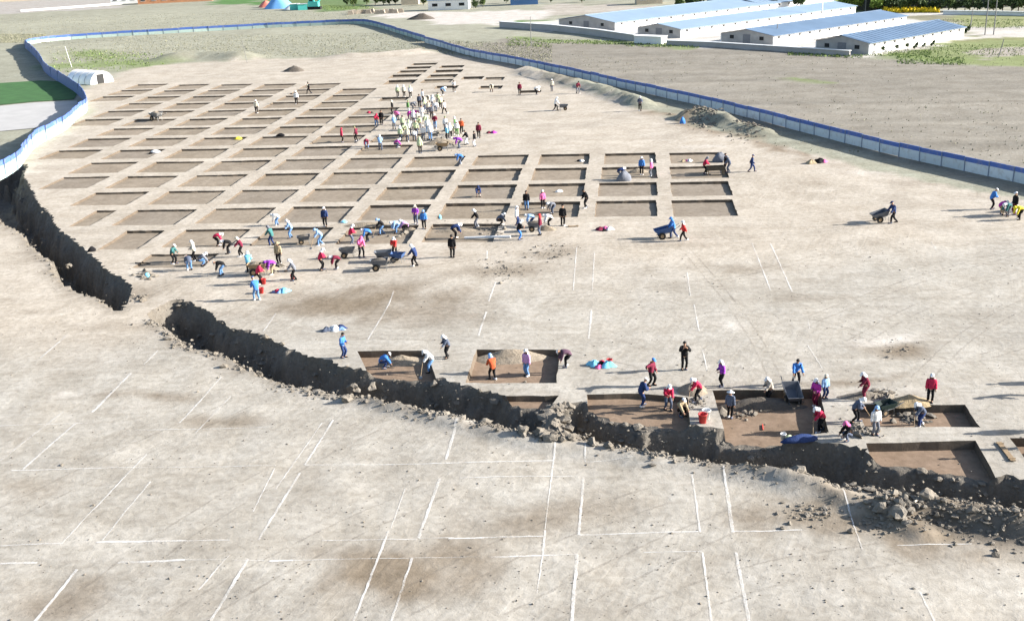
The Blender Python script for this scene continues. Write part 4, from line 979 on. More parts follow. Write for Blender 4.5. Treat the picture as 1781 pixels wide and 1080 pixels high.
tufts('lawn_grass', spots(2500, [(1600, 78, 1781, 98, 0), (1640, 34, 1781, 50, 0), (1500, 88, 1620, 98, 0)]), .14, L_weed, 'green lawn grass beside the shed', 'grass')
tufts('yellow_flowers', spots(500, [(1536, 20, 1632, 23, 0)]), .8, L_yel, 'strip of yellow flowers along the dark orchard', 'flowers')
SHRUB = [leaf_mesh('foliage', 160, .55, .55, .6, .13, 300 + k_, 5) for k_ in range(3)]
for px, py in [(1536, 94), (1560, 90), (1578, 88), (1590, 86), (1605, 83), (1620, 81), (1675, 62), (1680, 58)]:
    x, y = P(px, py); o = empty('shrub', (x, y, 0)); tag(o, 'small dark shrub growing against the white shed wall by the lawn', 'shrub', 'shrubs along the lawn shed'); s = rg.uniform(.9, 1.5); o.scale = (s, s, s); link('foliage', SHRUB[rg.randrange(3)], L_dark, o).location = (0, 0, .55); MB().tube([(0, 0, -.05), (0, 0, .6)], [.04, .02], 5).build('stem', M_bark, o)
# ==PART3==
# ------------------------------------------------------------ people
def ik(a, b, l1, l2, hint):
    a, b, hint = Vector(a), Vector(b), Vector(hint); d = b - a; L = min(d.length, (l1 + l2) * .998); u = d.normalized(); b = a + u * L
    x = (l1 * l1 - l2 * l2 + L * L) / (2 * L); h = math.sqrt(max(0, l1 * l1 - x * x)); w = (hint - u * hint.dot(u)).normalized()
    return a + u * x + w * h, b
POSES = {
    'stand': dict(pel=(0, 0, .86), a=3, head=8, fl=(-.1, .02), fr=(.1, -.03), hl=(-.24, .06, .74), hr=(.24, .04, .74)),
    'front': dict(pel=(0, 0, .86), a=4, head=10, fl=(-.1, .0), fr=(.11, .03), hl=(-.10, .26, 1.32), hr=(.10, .26, 1.33)),
    'hold': dict(pel=(0, 0, .86), a=8, head=20, fl=(-.1, .05), fr=(.1, -.05), hl=(-.13, .28, .98), hr=(.14, .27, 1.0)),
    'walk': dict(pel=(0, 0, .83), a=7, head=8, fl=(-.08, .30), fr=(.08, -.30), hl=(-.25, -.16, .78), hr=(.24, .24, .84)),
    'dig': dict(pel=(0, -.10, .80), a=42, head=60, fl=(-.14, .18), fr=(.14, -.20), hl=(-.08, .62, .52), hr=(.12, .34, .88)),
    'lean': dict(pel=(0, -.08, .84), a=24, head=35, fl=(-.13, .10), fr=(.13, -.12), hl=(-.10, .46, .78), hr=(.12, .32, 1.0)),
    'bend': dict(pel=(0, -.22, .80), a=82, head=88, fl=(-.14, .06), fr=(.14, -.04), hl=(-.16, .36, .30), hr=(.18, .40, .34)),
    'squat': dict(pel=(0, -.16, .34), a=30, head=35, fl=(-.15, .12), fr=(.15, .10), hl=(-.14, .46, .30), hr=(.16, .44, .26)),
    'crouch': dict(pel=(0, -.20, .52), a=62, head=60, fl=(-.16, .16), fr=(.16, -.06), hl=(-.14, .50, .22), hr=(.16, .46, .26)),
    'push': dict(pel=(0, 0, .82), a=20, head=22, fl=(-.09, .26), fr=(.09, -.30), hl=(-.26, .42, .80), hr=(.26, .42, .80)),
    'arm': dict(pel=(0, 0, .84), a=10, head=25, fl=(-.12, .10), fr=(.12, -.08), hl=(-.20, .22, .80), hr=(.62, .16, 1.22)),
}
def build_pose(name, q):
    pel = Vector(q['pel']); a = R(q['a']); hd = R(q['head'])
    d1 = Vector((0, math.sin(a * .6), math.cos(a * .6))); d2_ = Vector((0, math.sin(a), math.cos(a))); dh = Vector((0, math.sin(hd), math.cos(hd)))
    belly = pel + d1 * .14; chest = belly + d2_ * .22; nb = chest + d2_ * .13; nk = nb + (d2_ + dh).normalized() * .08; h0 = nk + dh * .05; h1 = h0 + dh * .075; h2 = h1 + dh * .075
    J = dict(pel=pel, belly=belly, chest=chest, nb=nb, nk=nk, h0=h0, h1=h1, h2=h2)
    RAD = dict(pel=.128, belly=.118, chest=.135, nb=.085, nk=.05, h0=.072, h1=.092, h2=.072)
    E = [('pel', 'belly'), ('belly', 'chest'), ('chest', 'nb'), ('nb', 'nk'), ('nk', 'h0'), ('h0', 'h1'), ('h1', 'h2')]
    fwd_ = Vector((0, 1, 0))
    for s, sx in (('L', -1), ('R', 1)):
        sh = chest + d2_ * .075 + Vector((sx * .175, 0, 0)); hand = Vector(q['h' + s.lower()])
        el, wr = ik(sh, hand, .27, .25, Vector((sx * .5, -.8, -.35)) if q['a'] < 60 else Vector((sx * 1, .2, .5)))
        pm = wr + (wr - el).normalized() * .07
        hip = pel + Vector((sx * .088, 0, -.05)); f = q['f' + s.lower()]; ank0 = Vector((f[0], f[1], .085))
        kn, ank = ik(hip, ank0, .40, .385, Vector((sx * .12, 1, .1))); toe = ank + Vector((sx * .02, .16, -.045)); heel = ank + Vector((0, -.05, -.04))
        J.update({'sh' + s: sh, 'el' + s: el, 'wr' + s: wr, 'pm' + s: pm, 'hip' + s: hip, 'kn' + s: kn, 'ank' + s: ank, 'toe' + s: toe})
        RAD.update({'sh' + s: .07, 'el' + s: .048, 'wr' + s: .034, 'pm' + s: .040, 'hip' + s: .098, 'kn' + s: .066, 'ank' + s: .046, 'toe' + s: .038})
        E += [('chest', 'sh' + s), ('sh' + s, 'el' + s), ('el' + s, 'wr' + s), ('wr' + s, 'pm' + s), ('pel', 'hip' + s), ('hip' + s, 'kn' + s), ('kn' + s, 'ank' + s), ('ank' + s, 'toe' + s)]
    keys = list(J); me = bpy.data.meshes.new('skel'); me.from_pydata([J[k_] for k_ in keys], [(keys.index(x_), keys.index(y_)) for x_, y_ in E], []); me.update()
    o = bpy.data.objects.new('skel', me); col.objects.link(o); o.modifiers.new('s', 'SKIN').use_smooth_shade = True; sub = o.modifiers.new('u', 'SUBSURF'); sub.levels = 1; sub.render_levels = 1
    for k_, nm in enumerate(keys):
        sv = me.skin_vertices[0].data[k_]; sv.radius = (RAD[nm], RAD[nm]); sv.use_root = (nm == 'pel')
    bpy.context.view_layer.update(); dg = bpy.context.evaluated_depsgraph_get(); bme = bpy.data.meshes.new_from_object(o.evaluated_get(dg)); bpy.data.objects.remove(o)
    V_ = np.array([tuple(v.co) for v in bme.vertices]); Nn = np.array([tuple(v.normal) for v in bme.vertices]); Fs = [tuple(p.vertices) for p in bme.polygons]; bpy.data.meshes.remove(bme)
    seg = [(x_, y_) for x_, y_ in E]; D = []
    for x_, y_ in seg:
        A, B = np.array(J[x_]), np.array(J[y_]); d = B - A; t = np.clip(((V_ - A) @ d) / (d @ d), 0, 1); D.append(np.linalg.norm(V_ - A - t[:, None] * d, axis=1) - (RAD[x_] * (1 - t) + RAD[y_] * t))
    near = np.array(D).argmin(0); part = np.array([{'h': 'head', 'nk': 'head'}.get(seg[k_][1][0] if seg[k_][1][0] == 'h' and seg[k_][1][1].isdigit() else seg[k_][1], seg[k_][1]) for k_ in near])
    def shell(names, off, nm, extra=None):
        ok = np.isin(part, names); fs = [f for f in Fs if all(ok[i] for i in f)]
        used = sorted({i for f in fs for i in f}); mp = {i: k_ for k_, i in enumerate(used)}; w = .006 * np.sin(V_[used] * 37).sum(1)
        return mesh_of(nm, V_[used] + Nn[used] * (off + w)[:, None], [tuple(mp[i] for i in f) for f in fs], True)
    out = dict(J=J)
    out['jacket'] = shell(['pel', 'belly', 'chest', 'nb', 'shL', 'shR', 'elL', 'elR', 'wrL', 'wrR', 'hipL', 'hipR'], .034, 'jacket')
    out['trousers'] = shell(['pel', 'hipL', 'hipR', 'knL', 'knR', 'ankL', 'ankR'], .016, 'trousers')
    # body with five fingers on each hand and a simple face
    mb = MB(); mb.add(V_, Fs)
    for s, sx in (('L', -1), ('R', 1)):
        pm, wr, el = J['pm' + s], J['wr' + s], J['el' + s]; d = (pm - wr).normalized(); side = d.cross(Vector((0, 1, .3))).normalized(); nr = side.cross(d).normalized()
        for k_, ln in enumerate((.065, .078, .072, .055)):
            r_ = pm + side * (-.027 + .018 * k_); mb.tube([r_, r_ + d * ln * .55, r_ + d * ln + nr * .02], [.0095, .009, .0065], 5)
        r_ = wr + d * .035 + side * -.03 * sx; mb.tube([r_, r_ + d * .03 - side * sx * .025, r_ + d * .06 - side * sx * .03], [.011, .010, .007], 5)
    hz = dh; hy = Vector((0, math.cos(hd), -math.sin(hd))); hx = Vector((1, 0, 0)); hc = h1
    mb.tube([hc + hy * .09 + hz * .015, hc + hy * .118 - hz * .02], [.008, .016], 5)
    for sx in (-1, 1): mb.tube([hc + hx * sx * .092 - hz * .02, hc + hx * sx * .10 + hz * .025], [.012, .016], 5)
    nb_ = len(mb.f)
    for sx in (-1, 1): mb.tube([hc + hx * sx * .034 + hy * .082 + hz * .018, hc + hx * sx * .034 + hy * .094 + hz * .018], .011, 5)
    mb.tube([hc + hy * .086 - hz * .05 - hx * .025, hc + hy * .086 - hz * .05 + hx * .025], .007, 4)
    bm_ = mb.mesh('body', True); bm_.materials.append(M_skin); bm_.materials.append(M_dark)
    for k_ in range(nb_, len(bm_.polygons)): bm_.polygons[k_].material_index = 1
    out['body'] = bm_
    for s, sx in (('L', -1), ('R', 1)):
        an, to = J['ank' + s], J['toe' + s]; b = MB(); g = Vector((0, 0, 1))
        ring = [(-.075, .045), (-.04, .056), (.05, .058), (.13, .062), (.19, .045), (.205, .02)]; vv = []; base = an.z - .085
        for yy, w in ring: vv += [(an.x - w, an.y + yy, base), (an.x - w * .9, an.y + yy, base + (.12 if yy < .04 else .075 if yy < .15 else .05)), (an.x + w * .9, an.y + yy, base + (.12 if yy < .04 else .075 if yy < .15 else .05)), (an.x + w, an.y + yy, base)]
        ff = [(k_ * 4 + i, k_ * 4 + (i + 1) % 4, k_ * 4 + 4 + (i + 1) % 4, k_ * 4 + 4 + i) for k_ in range(5) for i in range(4)] + [(3, 2, 1, 0), (20, 21, 22, 23)]
        out['shoe' + s] = b.add(vv, ff).mesh('shoe', True)
    M_ = Matrix.Identity(4)
    for k_ in range(3): M_[k_][0] = hx[k_]; M_[k_][1] = hy[k_]; M_[k_][2] = hz[k_]; M_[k_][3] = hc[k_]
    out['head'] = M_
    return out
POSE = {k_: build_pose(k_, q) for k_, q in POSES.items()}
def dome(rad, keep, zs=1.08):
    v = []; f = []; n_, m_ = 16, 10
    for i in range(m_ + 1):
        for j in range(n_): t = math.pi * i / m_; a = 2 * math.pi * j / n_; v.append((rad * math.sin(t) * math.cos(a), rad * 1.06 * math.sin(t) * math.sin(a), rad * zs * math.cos(t)))
    for i in range(m_):
        for j in range(n_):
            ids = (i * n_ + j, (i + 1) * n_ + j, (i + 1) * n_ + (j + 1) % n_, i * n_ + (j + 1) % n_); c = sum((Vector(v[k_]) for k_ in ids), Vector()) / 4
            if keep(c): f.append(ids)
    return v, f
def head_meshes():
    out = {}
    v, f = dome(.122, lambda c: not (c.y > .035 and c.z < .03)); b = MB().add(v, f)
    rr = [(.118, -.05), (.135, -.12), (.17, -.20)]; n_ = 13; vv = []
    for r_, z_ in rr:
        for k_ in range(n_): a = math.pi * (.93 + 1.14 * k_ / (n_ - 1)); vv.append((r_ * math.cos(a), r_ * .95 * math.sin(a) + .0, z_))
    b.add(vv, [(i * n_ + k_, (i + 1) * n_ + k_, (i + 1) * n_ + k_ + 1, i * n_ + k_ + 1) for i in range(2) for k_ in range(n_ - 1)])
    b.add([(-.10, .06, .045), (.10, .06, .045), (.08, .17, .02), (-.08, .17, .02), (0, .19, .03)], [(0, 1, 2, 4, 3)]); out['scarf'] = b.mesh('headscarf', True)
    v, f = dome(.116, lambda c: c.z > .02); b = MB().add(v, f)
    pr = [(-.095, .05, .04), (-.07, .15, .028), (0, .185, .026), (.07, .15, .028), (.095, .05, .04)]; b.add(pr + [(x_, y_, z_ - .012) for x_, y_, z_ in pr], [(0, 1, 2, 3, 4), (9, 8, 7, 6, 5), (0, 5, 6, 1), (1, 6, 7, 2), (2, 7, 8, 3), (3, 8, 9, 4)]); out['cap'] = b.mesh('cap', True)
    v, f = dome(.110, lambda c: c.z > .035 or (c.y < -.01 and c.z > -.07)); out['hair'] = MB().add(v, f).mesh('hair', True)
    v, f = dome(.118, lambda c: c.z > .03); b = MB().add(v, f); n_ = 18
    vv = [(r_ * math.cos(2 * math.pi * k_ / n_), r_ * math.sin(2 * math.pi * k_ / n_), z_) for r_, z_ in ((.112, .035), (.22, .005), (.22, -.006), (.112, .022)) for k_ in range(n_)]
    b.add(vv, [(i * n_ + k_, i * n_ + (k_ + 1) % n_, (i + 1) * n_ + (k_ + 1) % n_, (i + 1) * n_ + k_) for i in range(3) for k_ in range(n_)]); out['hat'] = b.mesh('sun_hat', True)
    return out
HEAD = head_meshes(); HNAME = dict(scarf='headscarf', cap='cap', hair='hair', hat='sun_hat')
CLR = dict(blue=(.06, .20, .55), navy=(.025, .045, .13), black=(.012, .012, .014), grey=(.16, .17, .20), slate=(.09, .11, .16), white=(.78, .78, .78), cream=(.62, .58, .48), crimson=(.50, .03, .08), red=(.58, .05, .05), maroon=(.16, .02, .045),
           orange=(.52, .10, .04), pink=(.72, .16, .36), lilac=(.52, .30, .55), purple=(.26, .05, .40), magenta=(.48, .05, .34), teal=(.05, .16, .16), cyan=(.20, .55, .75), lightblue=(.28, .45, .72), jeans=(.12, .24, .45), green=(.14, .30, .10), lime=(.52, .60, .38), yellow=(.70, .60, .06), tan=(.36, .29, .19), beige=(.40, .36, .31), plum=(.10, .055, .085), olive=(.10, .11, .06))
WORD = dict(lightblue='light blue', jeans='denim', lime='pale green')
def cloth(c): return plain('cloth_' + c, CLR[c] + (1,), .85, .16, 9.0, 0, .15, bump=.35)
M_hair = plain('hair_black', (.012, .010, .009, 1), .6)
PHR = dict(stand='standing', front='raising hands', hold='joining hands', walk='walking', dig='digging', lean='stooping', bend='bending', squat='squatting', crouch='crouching', push='pushing', arm='reaching out')
BLADE = None
def person(px, py, face, pose, jacket, trousers, head, place, scale=1.0, group=None, tool=False):
    ht, hc = head.split(':') if ':' in head else (head, 'black')
    loc = on(px, py); rz = R(face - 90); k_ = POSE[pose]; s = scale * rg.uniform(.98, 1.03) * (1.0 if py > 560 else 1.12)
    o = empty('person', loc, rz); o.scale = (s, s, s)
    w = lambda c: WORD.get(c, c)
    hp = {'scarf': w(hc) + ' headscarf', 'cap': w(hc) + ' cap', 'hat': w(hc) + ' sun hat', 'hair': 'bare head'}[ht]
    tag(o, 'person in %s jacket, %s trousers and %s, %s %s' % (w(jacket), w(trousers), hp, PHR[pose], place), 'person', group)
    link('body', k_['body'], None, o); link('jacket', k_['jacket'], cloth(jacket), o); link('trousers', k_['trousers'], cloth(trousers), o)
    for sd_ in 'LR': link('shoe', k_['shoe' + sd_], [M_rubber, cloth('slate'), cloth('white')][rg.randrange(3)], o)
    h = link(HNAME[ht], HEAD[ht], M_hair if ht == 'hair' else cloth(hc), o); h.matrix_local = k_['head']
    if tool:
        t = empty('shovel', loc, rz); t.scale = (s, s, s); tag(t, 'shovel held by the person in %s jacket and %s trousers %s' % (w(jacket), w(trousers), place), 'shovel')
        A, B = k_['J']['pmR'], k_['J']['pmL']; d = (B - A).normalized(); A = A - d * .12; L = max(.3, (A.z - .10) / max(.05, -d.z)); E_ = A + d * L
        MB().tube([A, E_], .016, 6).build('handle', M_wood, t); sd2 = d.cross(Vector((0, 0, 1))).normalized(); up = sd2.cross(d)
        b = MB(); b.add([E_ + sd2 * .10, E_ - sd2 * .10, E_ - sd2 * .09 + d * .2, E_ + d * .26 * 1 - up * .0, E_ + sd2 * .09 + d * .2, E_ + up * .02], [(0, 5, 4), (5, 1, 2), (5, 2, 3), (5, 3, 4)]); b.build('blade', M_steel, t)
    return o
def ppl(place, rows, group=None, scale=1.0):
    for r_ in rows: person(r_[0], r_[1], r_[2], r_[3], r_[4], r_[5], r_[6], place, r_[7] if len(r_) > 7 else scale, group, r_[3] in ('dig',) and (len(r_) < 9))
ppl('behind the trench end', [(597, 622, -20, 'hold', 'blue', 'navy', 'hair', 1.02)])
ppl('in the small brown pit', [(668, 640, 10, 'crouch', 'blue', 'navy', 'cap:white'), (750, 646, 200, 'dig', 'white', 'jeans', 'scarf:white')])
ppl('between two brown pits', [(778, 622, 215, 'lean', 'slate', 'black', 'scarf:white')])
ppl('in the brown pit', [(857, 660, 120, 'lean', 'orange', 'black', 'scarf:lightblue'), (917, 653, -130, 'stand', 'lilac', 'jeans', 'scarf:white')])
ppl('at the brown pit corner', [(985, 638, 185, 'bend', 'plum', 'black', 'cap:white', 1.06)])
ppl('behind the pits', [(1190, 642, -90, 'front', 'black', 'black', 'hair', 1.05)])
ppl('at the earth block', [(1132, 670, -40, 'arm', 'maroon', 'black', 'cap:blue', 1.03), (1117, 706, 20, 'lean', 'navy', 'navy', 'cap:white', 1.04), (1162, 713, -80, 'lean', 'crimson', 'slate', 'scarf:white'), (1214, 697, 190, 'dig', 'crimson', 'black', 'scarf:white'), (1185, 722, -60, 'squat', 'tan', 'black', 'cap:white')])
ppl('at the deep brown pit', [(1256, 672, 200, 'hold', 'purple', 'black', 'scarf:white'), (1269, 727, 60, 'stand', 'slate', 'black', 'hat:white', .97), (1338, 684, 210, 'lean', 'beige', 'black', 'scarf:white'), (1384, 668, -90, 'push', 'blue', 'black', 'hair', 1.02), (1420, 690, 220, 'hold', 'magenta', 'maroon', 'scarf:white'), (1434, 692, -70, 'stand', 'lightblue', 'navy', 'scarf:cream', .82), (1427, 750, 195, 'dig', 'crimson', 'black', 'scarf:white')])
ppl('at the rubble filled pit', [(1504, 694, 190, 'lean', 'maroon', 'maroon', 'scarf:white'), (1487, 734, -10, 'dig', 'slate', 'black', 'scarf:white'), (1521, 756, -80, 'stand', 'white', 'grey', 'scarf:lightblue', .97), (1601, 741, 195, 'dig', 'slate', 'navy', 'scarf:white'), (1617, 699, -110, 'stand', 'crimson', 'black', 'scarf:white'), (1474, 765, 200, 'squat', 'black', 'slate', 'scarf:pink')])
ppl('at the grid corner', [(303, 459, -10, 'lean', 'teal', 'black', 'cap:white', .95), (340, 454, 190, 'hold', 'cream', 'black', 'scarf:white', .95), (330, 470, 120, 'bend', 'slate', 'jeans', 'cap:white', .95), (379, 428, 10, 'bend', 'crimson', 'black', 'scarf:white', .95), (398, 441, 190, 'bend', 'black', 'black', 'scarf:white', 1.0), (386, 479, 180, 'bend', 'black', 'jeans', 'cap:white', .97),
    (434, 474, 100, 'lean', 'cyan', 'black', 'scarf:white', .97), (474, 477, 200, 'bend', 'purple', 'tan', 'scarf:purple', .97), (452, 494, 20, 'lean', 'crimson', 'black', 'hair', .97), (447, 522, 130, 'lean', 'blue', 'jeans', 'cap:blue'), (512, 488, 190, 'lean', 'grey', 'black', 'scarf:white', .97), (473, 427, 160, 'lean', 'teal', 'navy', 'scarf:grey', 1.0), (486, 459, -100, 'stand', 'tan', 'black', 'hat:tan', .97),
    (506, 414, 200, 'lean', 'lightblue', 'jeans', 'scarf:white', .97), (482, 392, 170, 'bend', 'white', 'jeans', 'scarf:white', .9), (566, 394, -90, 'stand', 'navy', 'black', 'scarf:white', .97), (558, 427, 195, 'dig', 'lightblue', 'jeans', 'scarf:lightblue', .97), (560, 470, 20, 'lean', 'crimson', 'black', 'scarf:white', .97), (586, 468, 190, 'bend', 'maroon', 'black', 'scarf:white', .95), (629, 447, -60, 'lean', 'pink', 'black', 'scarf:pink', 1.0)])
ppl('at the broken pits', [(687, 446, -90, 'lean', 'red', 'black', 'scarf:white', .95), (722, 463, 160, 'lean', 'navy', 'black', 'scarf:white', .97), (787, 448, 80, 'stand', 'black', 'black', 'hair', 1.02), (792, 415, 20, 'bend', 'navy', 'black', 'scarf:white', 1.08), (665, 408, 190, 'dig', 'black', 'jeans', 'scarf:lightblue', .95), (690, 406, 200, 'bend', 'lightblue', 'jeans', 'scarf:white', .95), (724, 390, -100, 'hold', 'purple', 'slate', 'scarf:cream', .95), (738, 398, -90, 'stand', 'blue', 'black', 'scarf:lightblue', .92),
    (829, 391, 180, 'lean', 'black', 'grey', 'scarf:white', .95), (832, 342, -80, 'squat', 'navy', 'white', 'cap:navy', .95), (916, 365, -90, 'stand', 'black', 'jeans', 'hair', .97), (944, 362, -70, 'stand', 'pink', 'black', 'scarf:white', .92), (961, 372, 200, 'bend', 'grey', 'slate', 'scarf:white', .95), (1019, 362, 200, 'lean', 'black', 'black', 'hair', 1.0), (979, 393, 80, 'stand', 'black', 'black', 'cap:black', 1.0), (940, 409, 180, 'stand', 'maroon', 'slate', 'scarf:red', .97), (904, 417, 20, 'lean', 'black', 'blue', 'scarf:white', .97), (924, 394, 180, 'bend', 'lightblue', 'navy', 'scarf:white', .95), (899, 392, -20, 'stand', 'white', 'navy', 'scarf:white', .92)])
ppl('by the soil sieve', [(1079, 312, 20, 'bend', 'navy', 'grey', 'scarf:white', 1.0), (1116, 304, -100, 'stand', 'blue', 'black', 'scarf:white', 1.0), (1133, 307, 160, 'stand', 'pink', 'grey', 'scarf:white', .97), (1226, 303, 0, 'lean', 'crimson', 'black', 'scarf:grey', 1.0), (1262, 296, 190, 'stand', 'black', 'black', 'cap:black', 1.05), (1267, 300, 180, 'lean', 'slate', 'slate', 'scarf:grey', 1.0), (1307, 299, -10, 'walk', 'navy', 'navy', 'cap:navy', .97)])
ppl('with the blue handcart', [(1172, 414, 180, 'push', 'blue', 'navy', 'scarf:blue', 1.0), (1189, 419, 185, 'walk', 'red', 'black', 'scarf:white', .95)])
ppl('with the dark handcart', [(1554, 388, 190, 'push', 'navy', 'black', 'cap:navy', 1.05)])
ppl('beside the hoarding shadow', [(1725, 364, 0, 'lean', 'blue', 'black', 'cap:white', 1.05), (1742, 374, 20, 'bend', 'magenta', 'tan', 'scarf:white'), (1752, 376, 200, 'bend', 'teal', 'grey', 'scarf:white'), (1764, 374, 190, 'stand', 'black', 'maroon', 'cap:white', 1.05), (1772, 382, 190, 'bend', 'yellow', 'black', 'scarf:yellow')])
ppl('above the grid', [(966, 193, 10, 'push', 'white', 'black', 'scarf:white', 1.05), (904, 165, -90, 'stand', 'maroon', 'black', 'hair', 1.05), (933, 165, 20, 'bend', 'white', 'black', 'scarf:white', 1.05), (960, 159, -90, 'stand', 'cream', 'grey', 'scarf:white'), (1005, 163, -60, 'lean', 'maroon', 'grey', 'hair', 1.05), (1113, 193, -90, 'hold', 'slate', 'black', 'scarf:white', 1.1)])
ppl('on a baulk', [(516, 179, -90, 'stand', 'white', 'black', 'scarf:white', 1.08), (447, 197, -90, 'stand', 'cream', 'black', 'scarf:white', 1.08), (538, 163, 180, 'walk', 'black', 'black', 'hair', 1.05)])
ppl('in the crowd', [(595, 248, 20, 'stand', 'crimson', 'black', 'scarf:crimson'), (621, 246, 170, 'arm', 'maroon', 'black', 'cap:green', 1.05), (638, 255, -90, 'bend', 'maroon', 'jeans', 'scarf:maroon'), (662, 261, 100, 'lean', 'lightblue', 'slate', 'scarf:white', 1.02), (690, 254, 10, 'crouch', 'magenta', 'slate', 'scarf:white'), (731, 267, 90, 'stand', 'lime', 'black', 'scarf:lime'), (799, 258, 180, 'bend', 'purple', 'slate', 'scarf:purple', 1.08), (826, 255, 160, 'stand', 'black', 'white', 'hair'), (833, 240, -90, 'stand', 'maroon', 'black', 'hair', 1.02), (801, 286, 180, 'bend', 'blue', 'slate', 'scarf:lightblue'), (803, 232, -90, 'stand', 'orange', 'black', 'hair'), (683, 198, 190, 'stand', 'black', 'black', 'scarf:cream', 1.08),
    (655, 220, -60, 'lean', 'crimson', 'jeans', 'scarf:crimson'), (664, 217, -90, 'stand', 'black', 'black', 'hair', 1.05), (686, 225, 100, 'lean', 'lightblue', 'grey', 'scarf:white', 1.05), (692, 209, 150, 'bend', 'pink', 'slate', 'scarf:pink'), (713, 208, -90, 'bend', 'magenta', 'slate', 'scarf:magenta'), (727, 208, 180, 'bend', 'magenta', 'slate', 'scarf:pink', 1.05), (757, 224, -90, 'hold', 'maroon', 'jeans', 'cap:white', 1.05), (710, 198, 30, 'stand', 'green', 'white', 'cap:green'), (734, 208, -90, 'stand', 'white', 'white', 'hair', 1.05), (749, 244, 100, 'stand', 'white', 'jeans', 'scarf:white', 1.12),
    (697, 246, 80, 'stand', 'lime', 'slate', 'scarf:white', 1.02), (709, 247, 90, 'stand', 'cream', 'slate', 'scarf:lime'), (721, 245, 90, 'bend', 'white', 'slate', 'scarf:white'), (737, 244, -90, 'stand', 'white', 'grey', 'cap:white'), (730, 226, -80, 'lean', 'lime', 'grey', 'hair', 1.05), (783, 240, 90, 'lean', 'white', 'black', 'scarf:white', 1.05), (792, 228, 180, 'stand', 'green', 'grey', 'scarf:white'), (701, 226, 90, 'stand', 'lime', 'black', 'hair'), (751, 206, -90, 'stand', 'grey', 'black', 'hair'), (767, 189, 120, 'stand', 'lime', 'black', 'cap:white', 1.02), (752, 187, 60, 'lean', 'white', 'grey', 'scarf:white', 1.02), (730, 187, -90, 'stand', 'slate', 'black', 'hair', 1.05), (718, 192, 20, 'bend', 'grey', 'grey', 'scarf:grey', 1.02), (742, 216, 200, 'bend', 'lime', 'slate', 'scarf:white'), (716, 226, -90, 'bend', 'cream', 'slate', 'scarf:white'), (775, 228, 90, 'stand', 'white', 'slate', 'cap:green'), (740, 192, 150, 'stand', 'lime', 'slate', 'scarf:cream'), (774, 198, 150, 'walk', 'white', 'black', 'hair'), (724, 236, 80, 'stand', 'lime', 'slate', 'cap:white', 1.08), (712, 234, 90, 'stand', 'white', 'slate', 'scarf:lime', 1.08), (704, 238, -60, 'lean', 'lime', 'black', 'scarf:cream', 1.05), (744, 232, 90, 'stand', 'white', 'lightblue', 'scarf:lime', 1.1), (727, 218, 90, 'lean', 'cream', 'slate', 'hair', 1.05), (720, 216, 90, 'stand', 'white', 'slate', 'scarf:white'), (745, 198, -90, 'stand', 'cream', 'slate', 'cap:cream'), (758, 194, 60, 'bend', 'white', 'slate', 'hair'), (762, 182, -90, 'lean', 'lime', 'grey', 'hair'), (745, 180, -90, 'bend', 'cream', 'black', 'hair'), (735, 178, 30, 'stand', 'white', 'black', 'hair'), (788, 234, -90, 'bend', 'lime', 'black', 'hair'), (778, 244, 200, 'stand', 'cyan', 'black', 'scarf:white'), (795, 236, -90, 'stand', 'white', 'green', 'scarf:white'), (812, 252, 170, 'lean', 'black', 'white', 'hair')], 'workers crowded at the upper pits')
ppl('above the crowd', [(770, 166, 20, 'bend', 'lightblue', 'black', 'scarf:white', 1.05), (692, 169, 90, 'stand', 'lime', 'black', 'scarf:white'), (703, 169, 90, 'stand', 'cream', 'black', 'scarf:white'), (714, 170, 90, 'stand', 'white', 'black', 'scarf:lime'), (790, 160, -90, 'lean', 'white', 'black', 'hair', 1.05), (855, 160, -90, 'bend', 'cream', 'black', 'hair', 1.02)], 'workers beside the upper ruined pits')

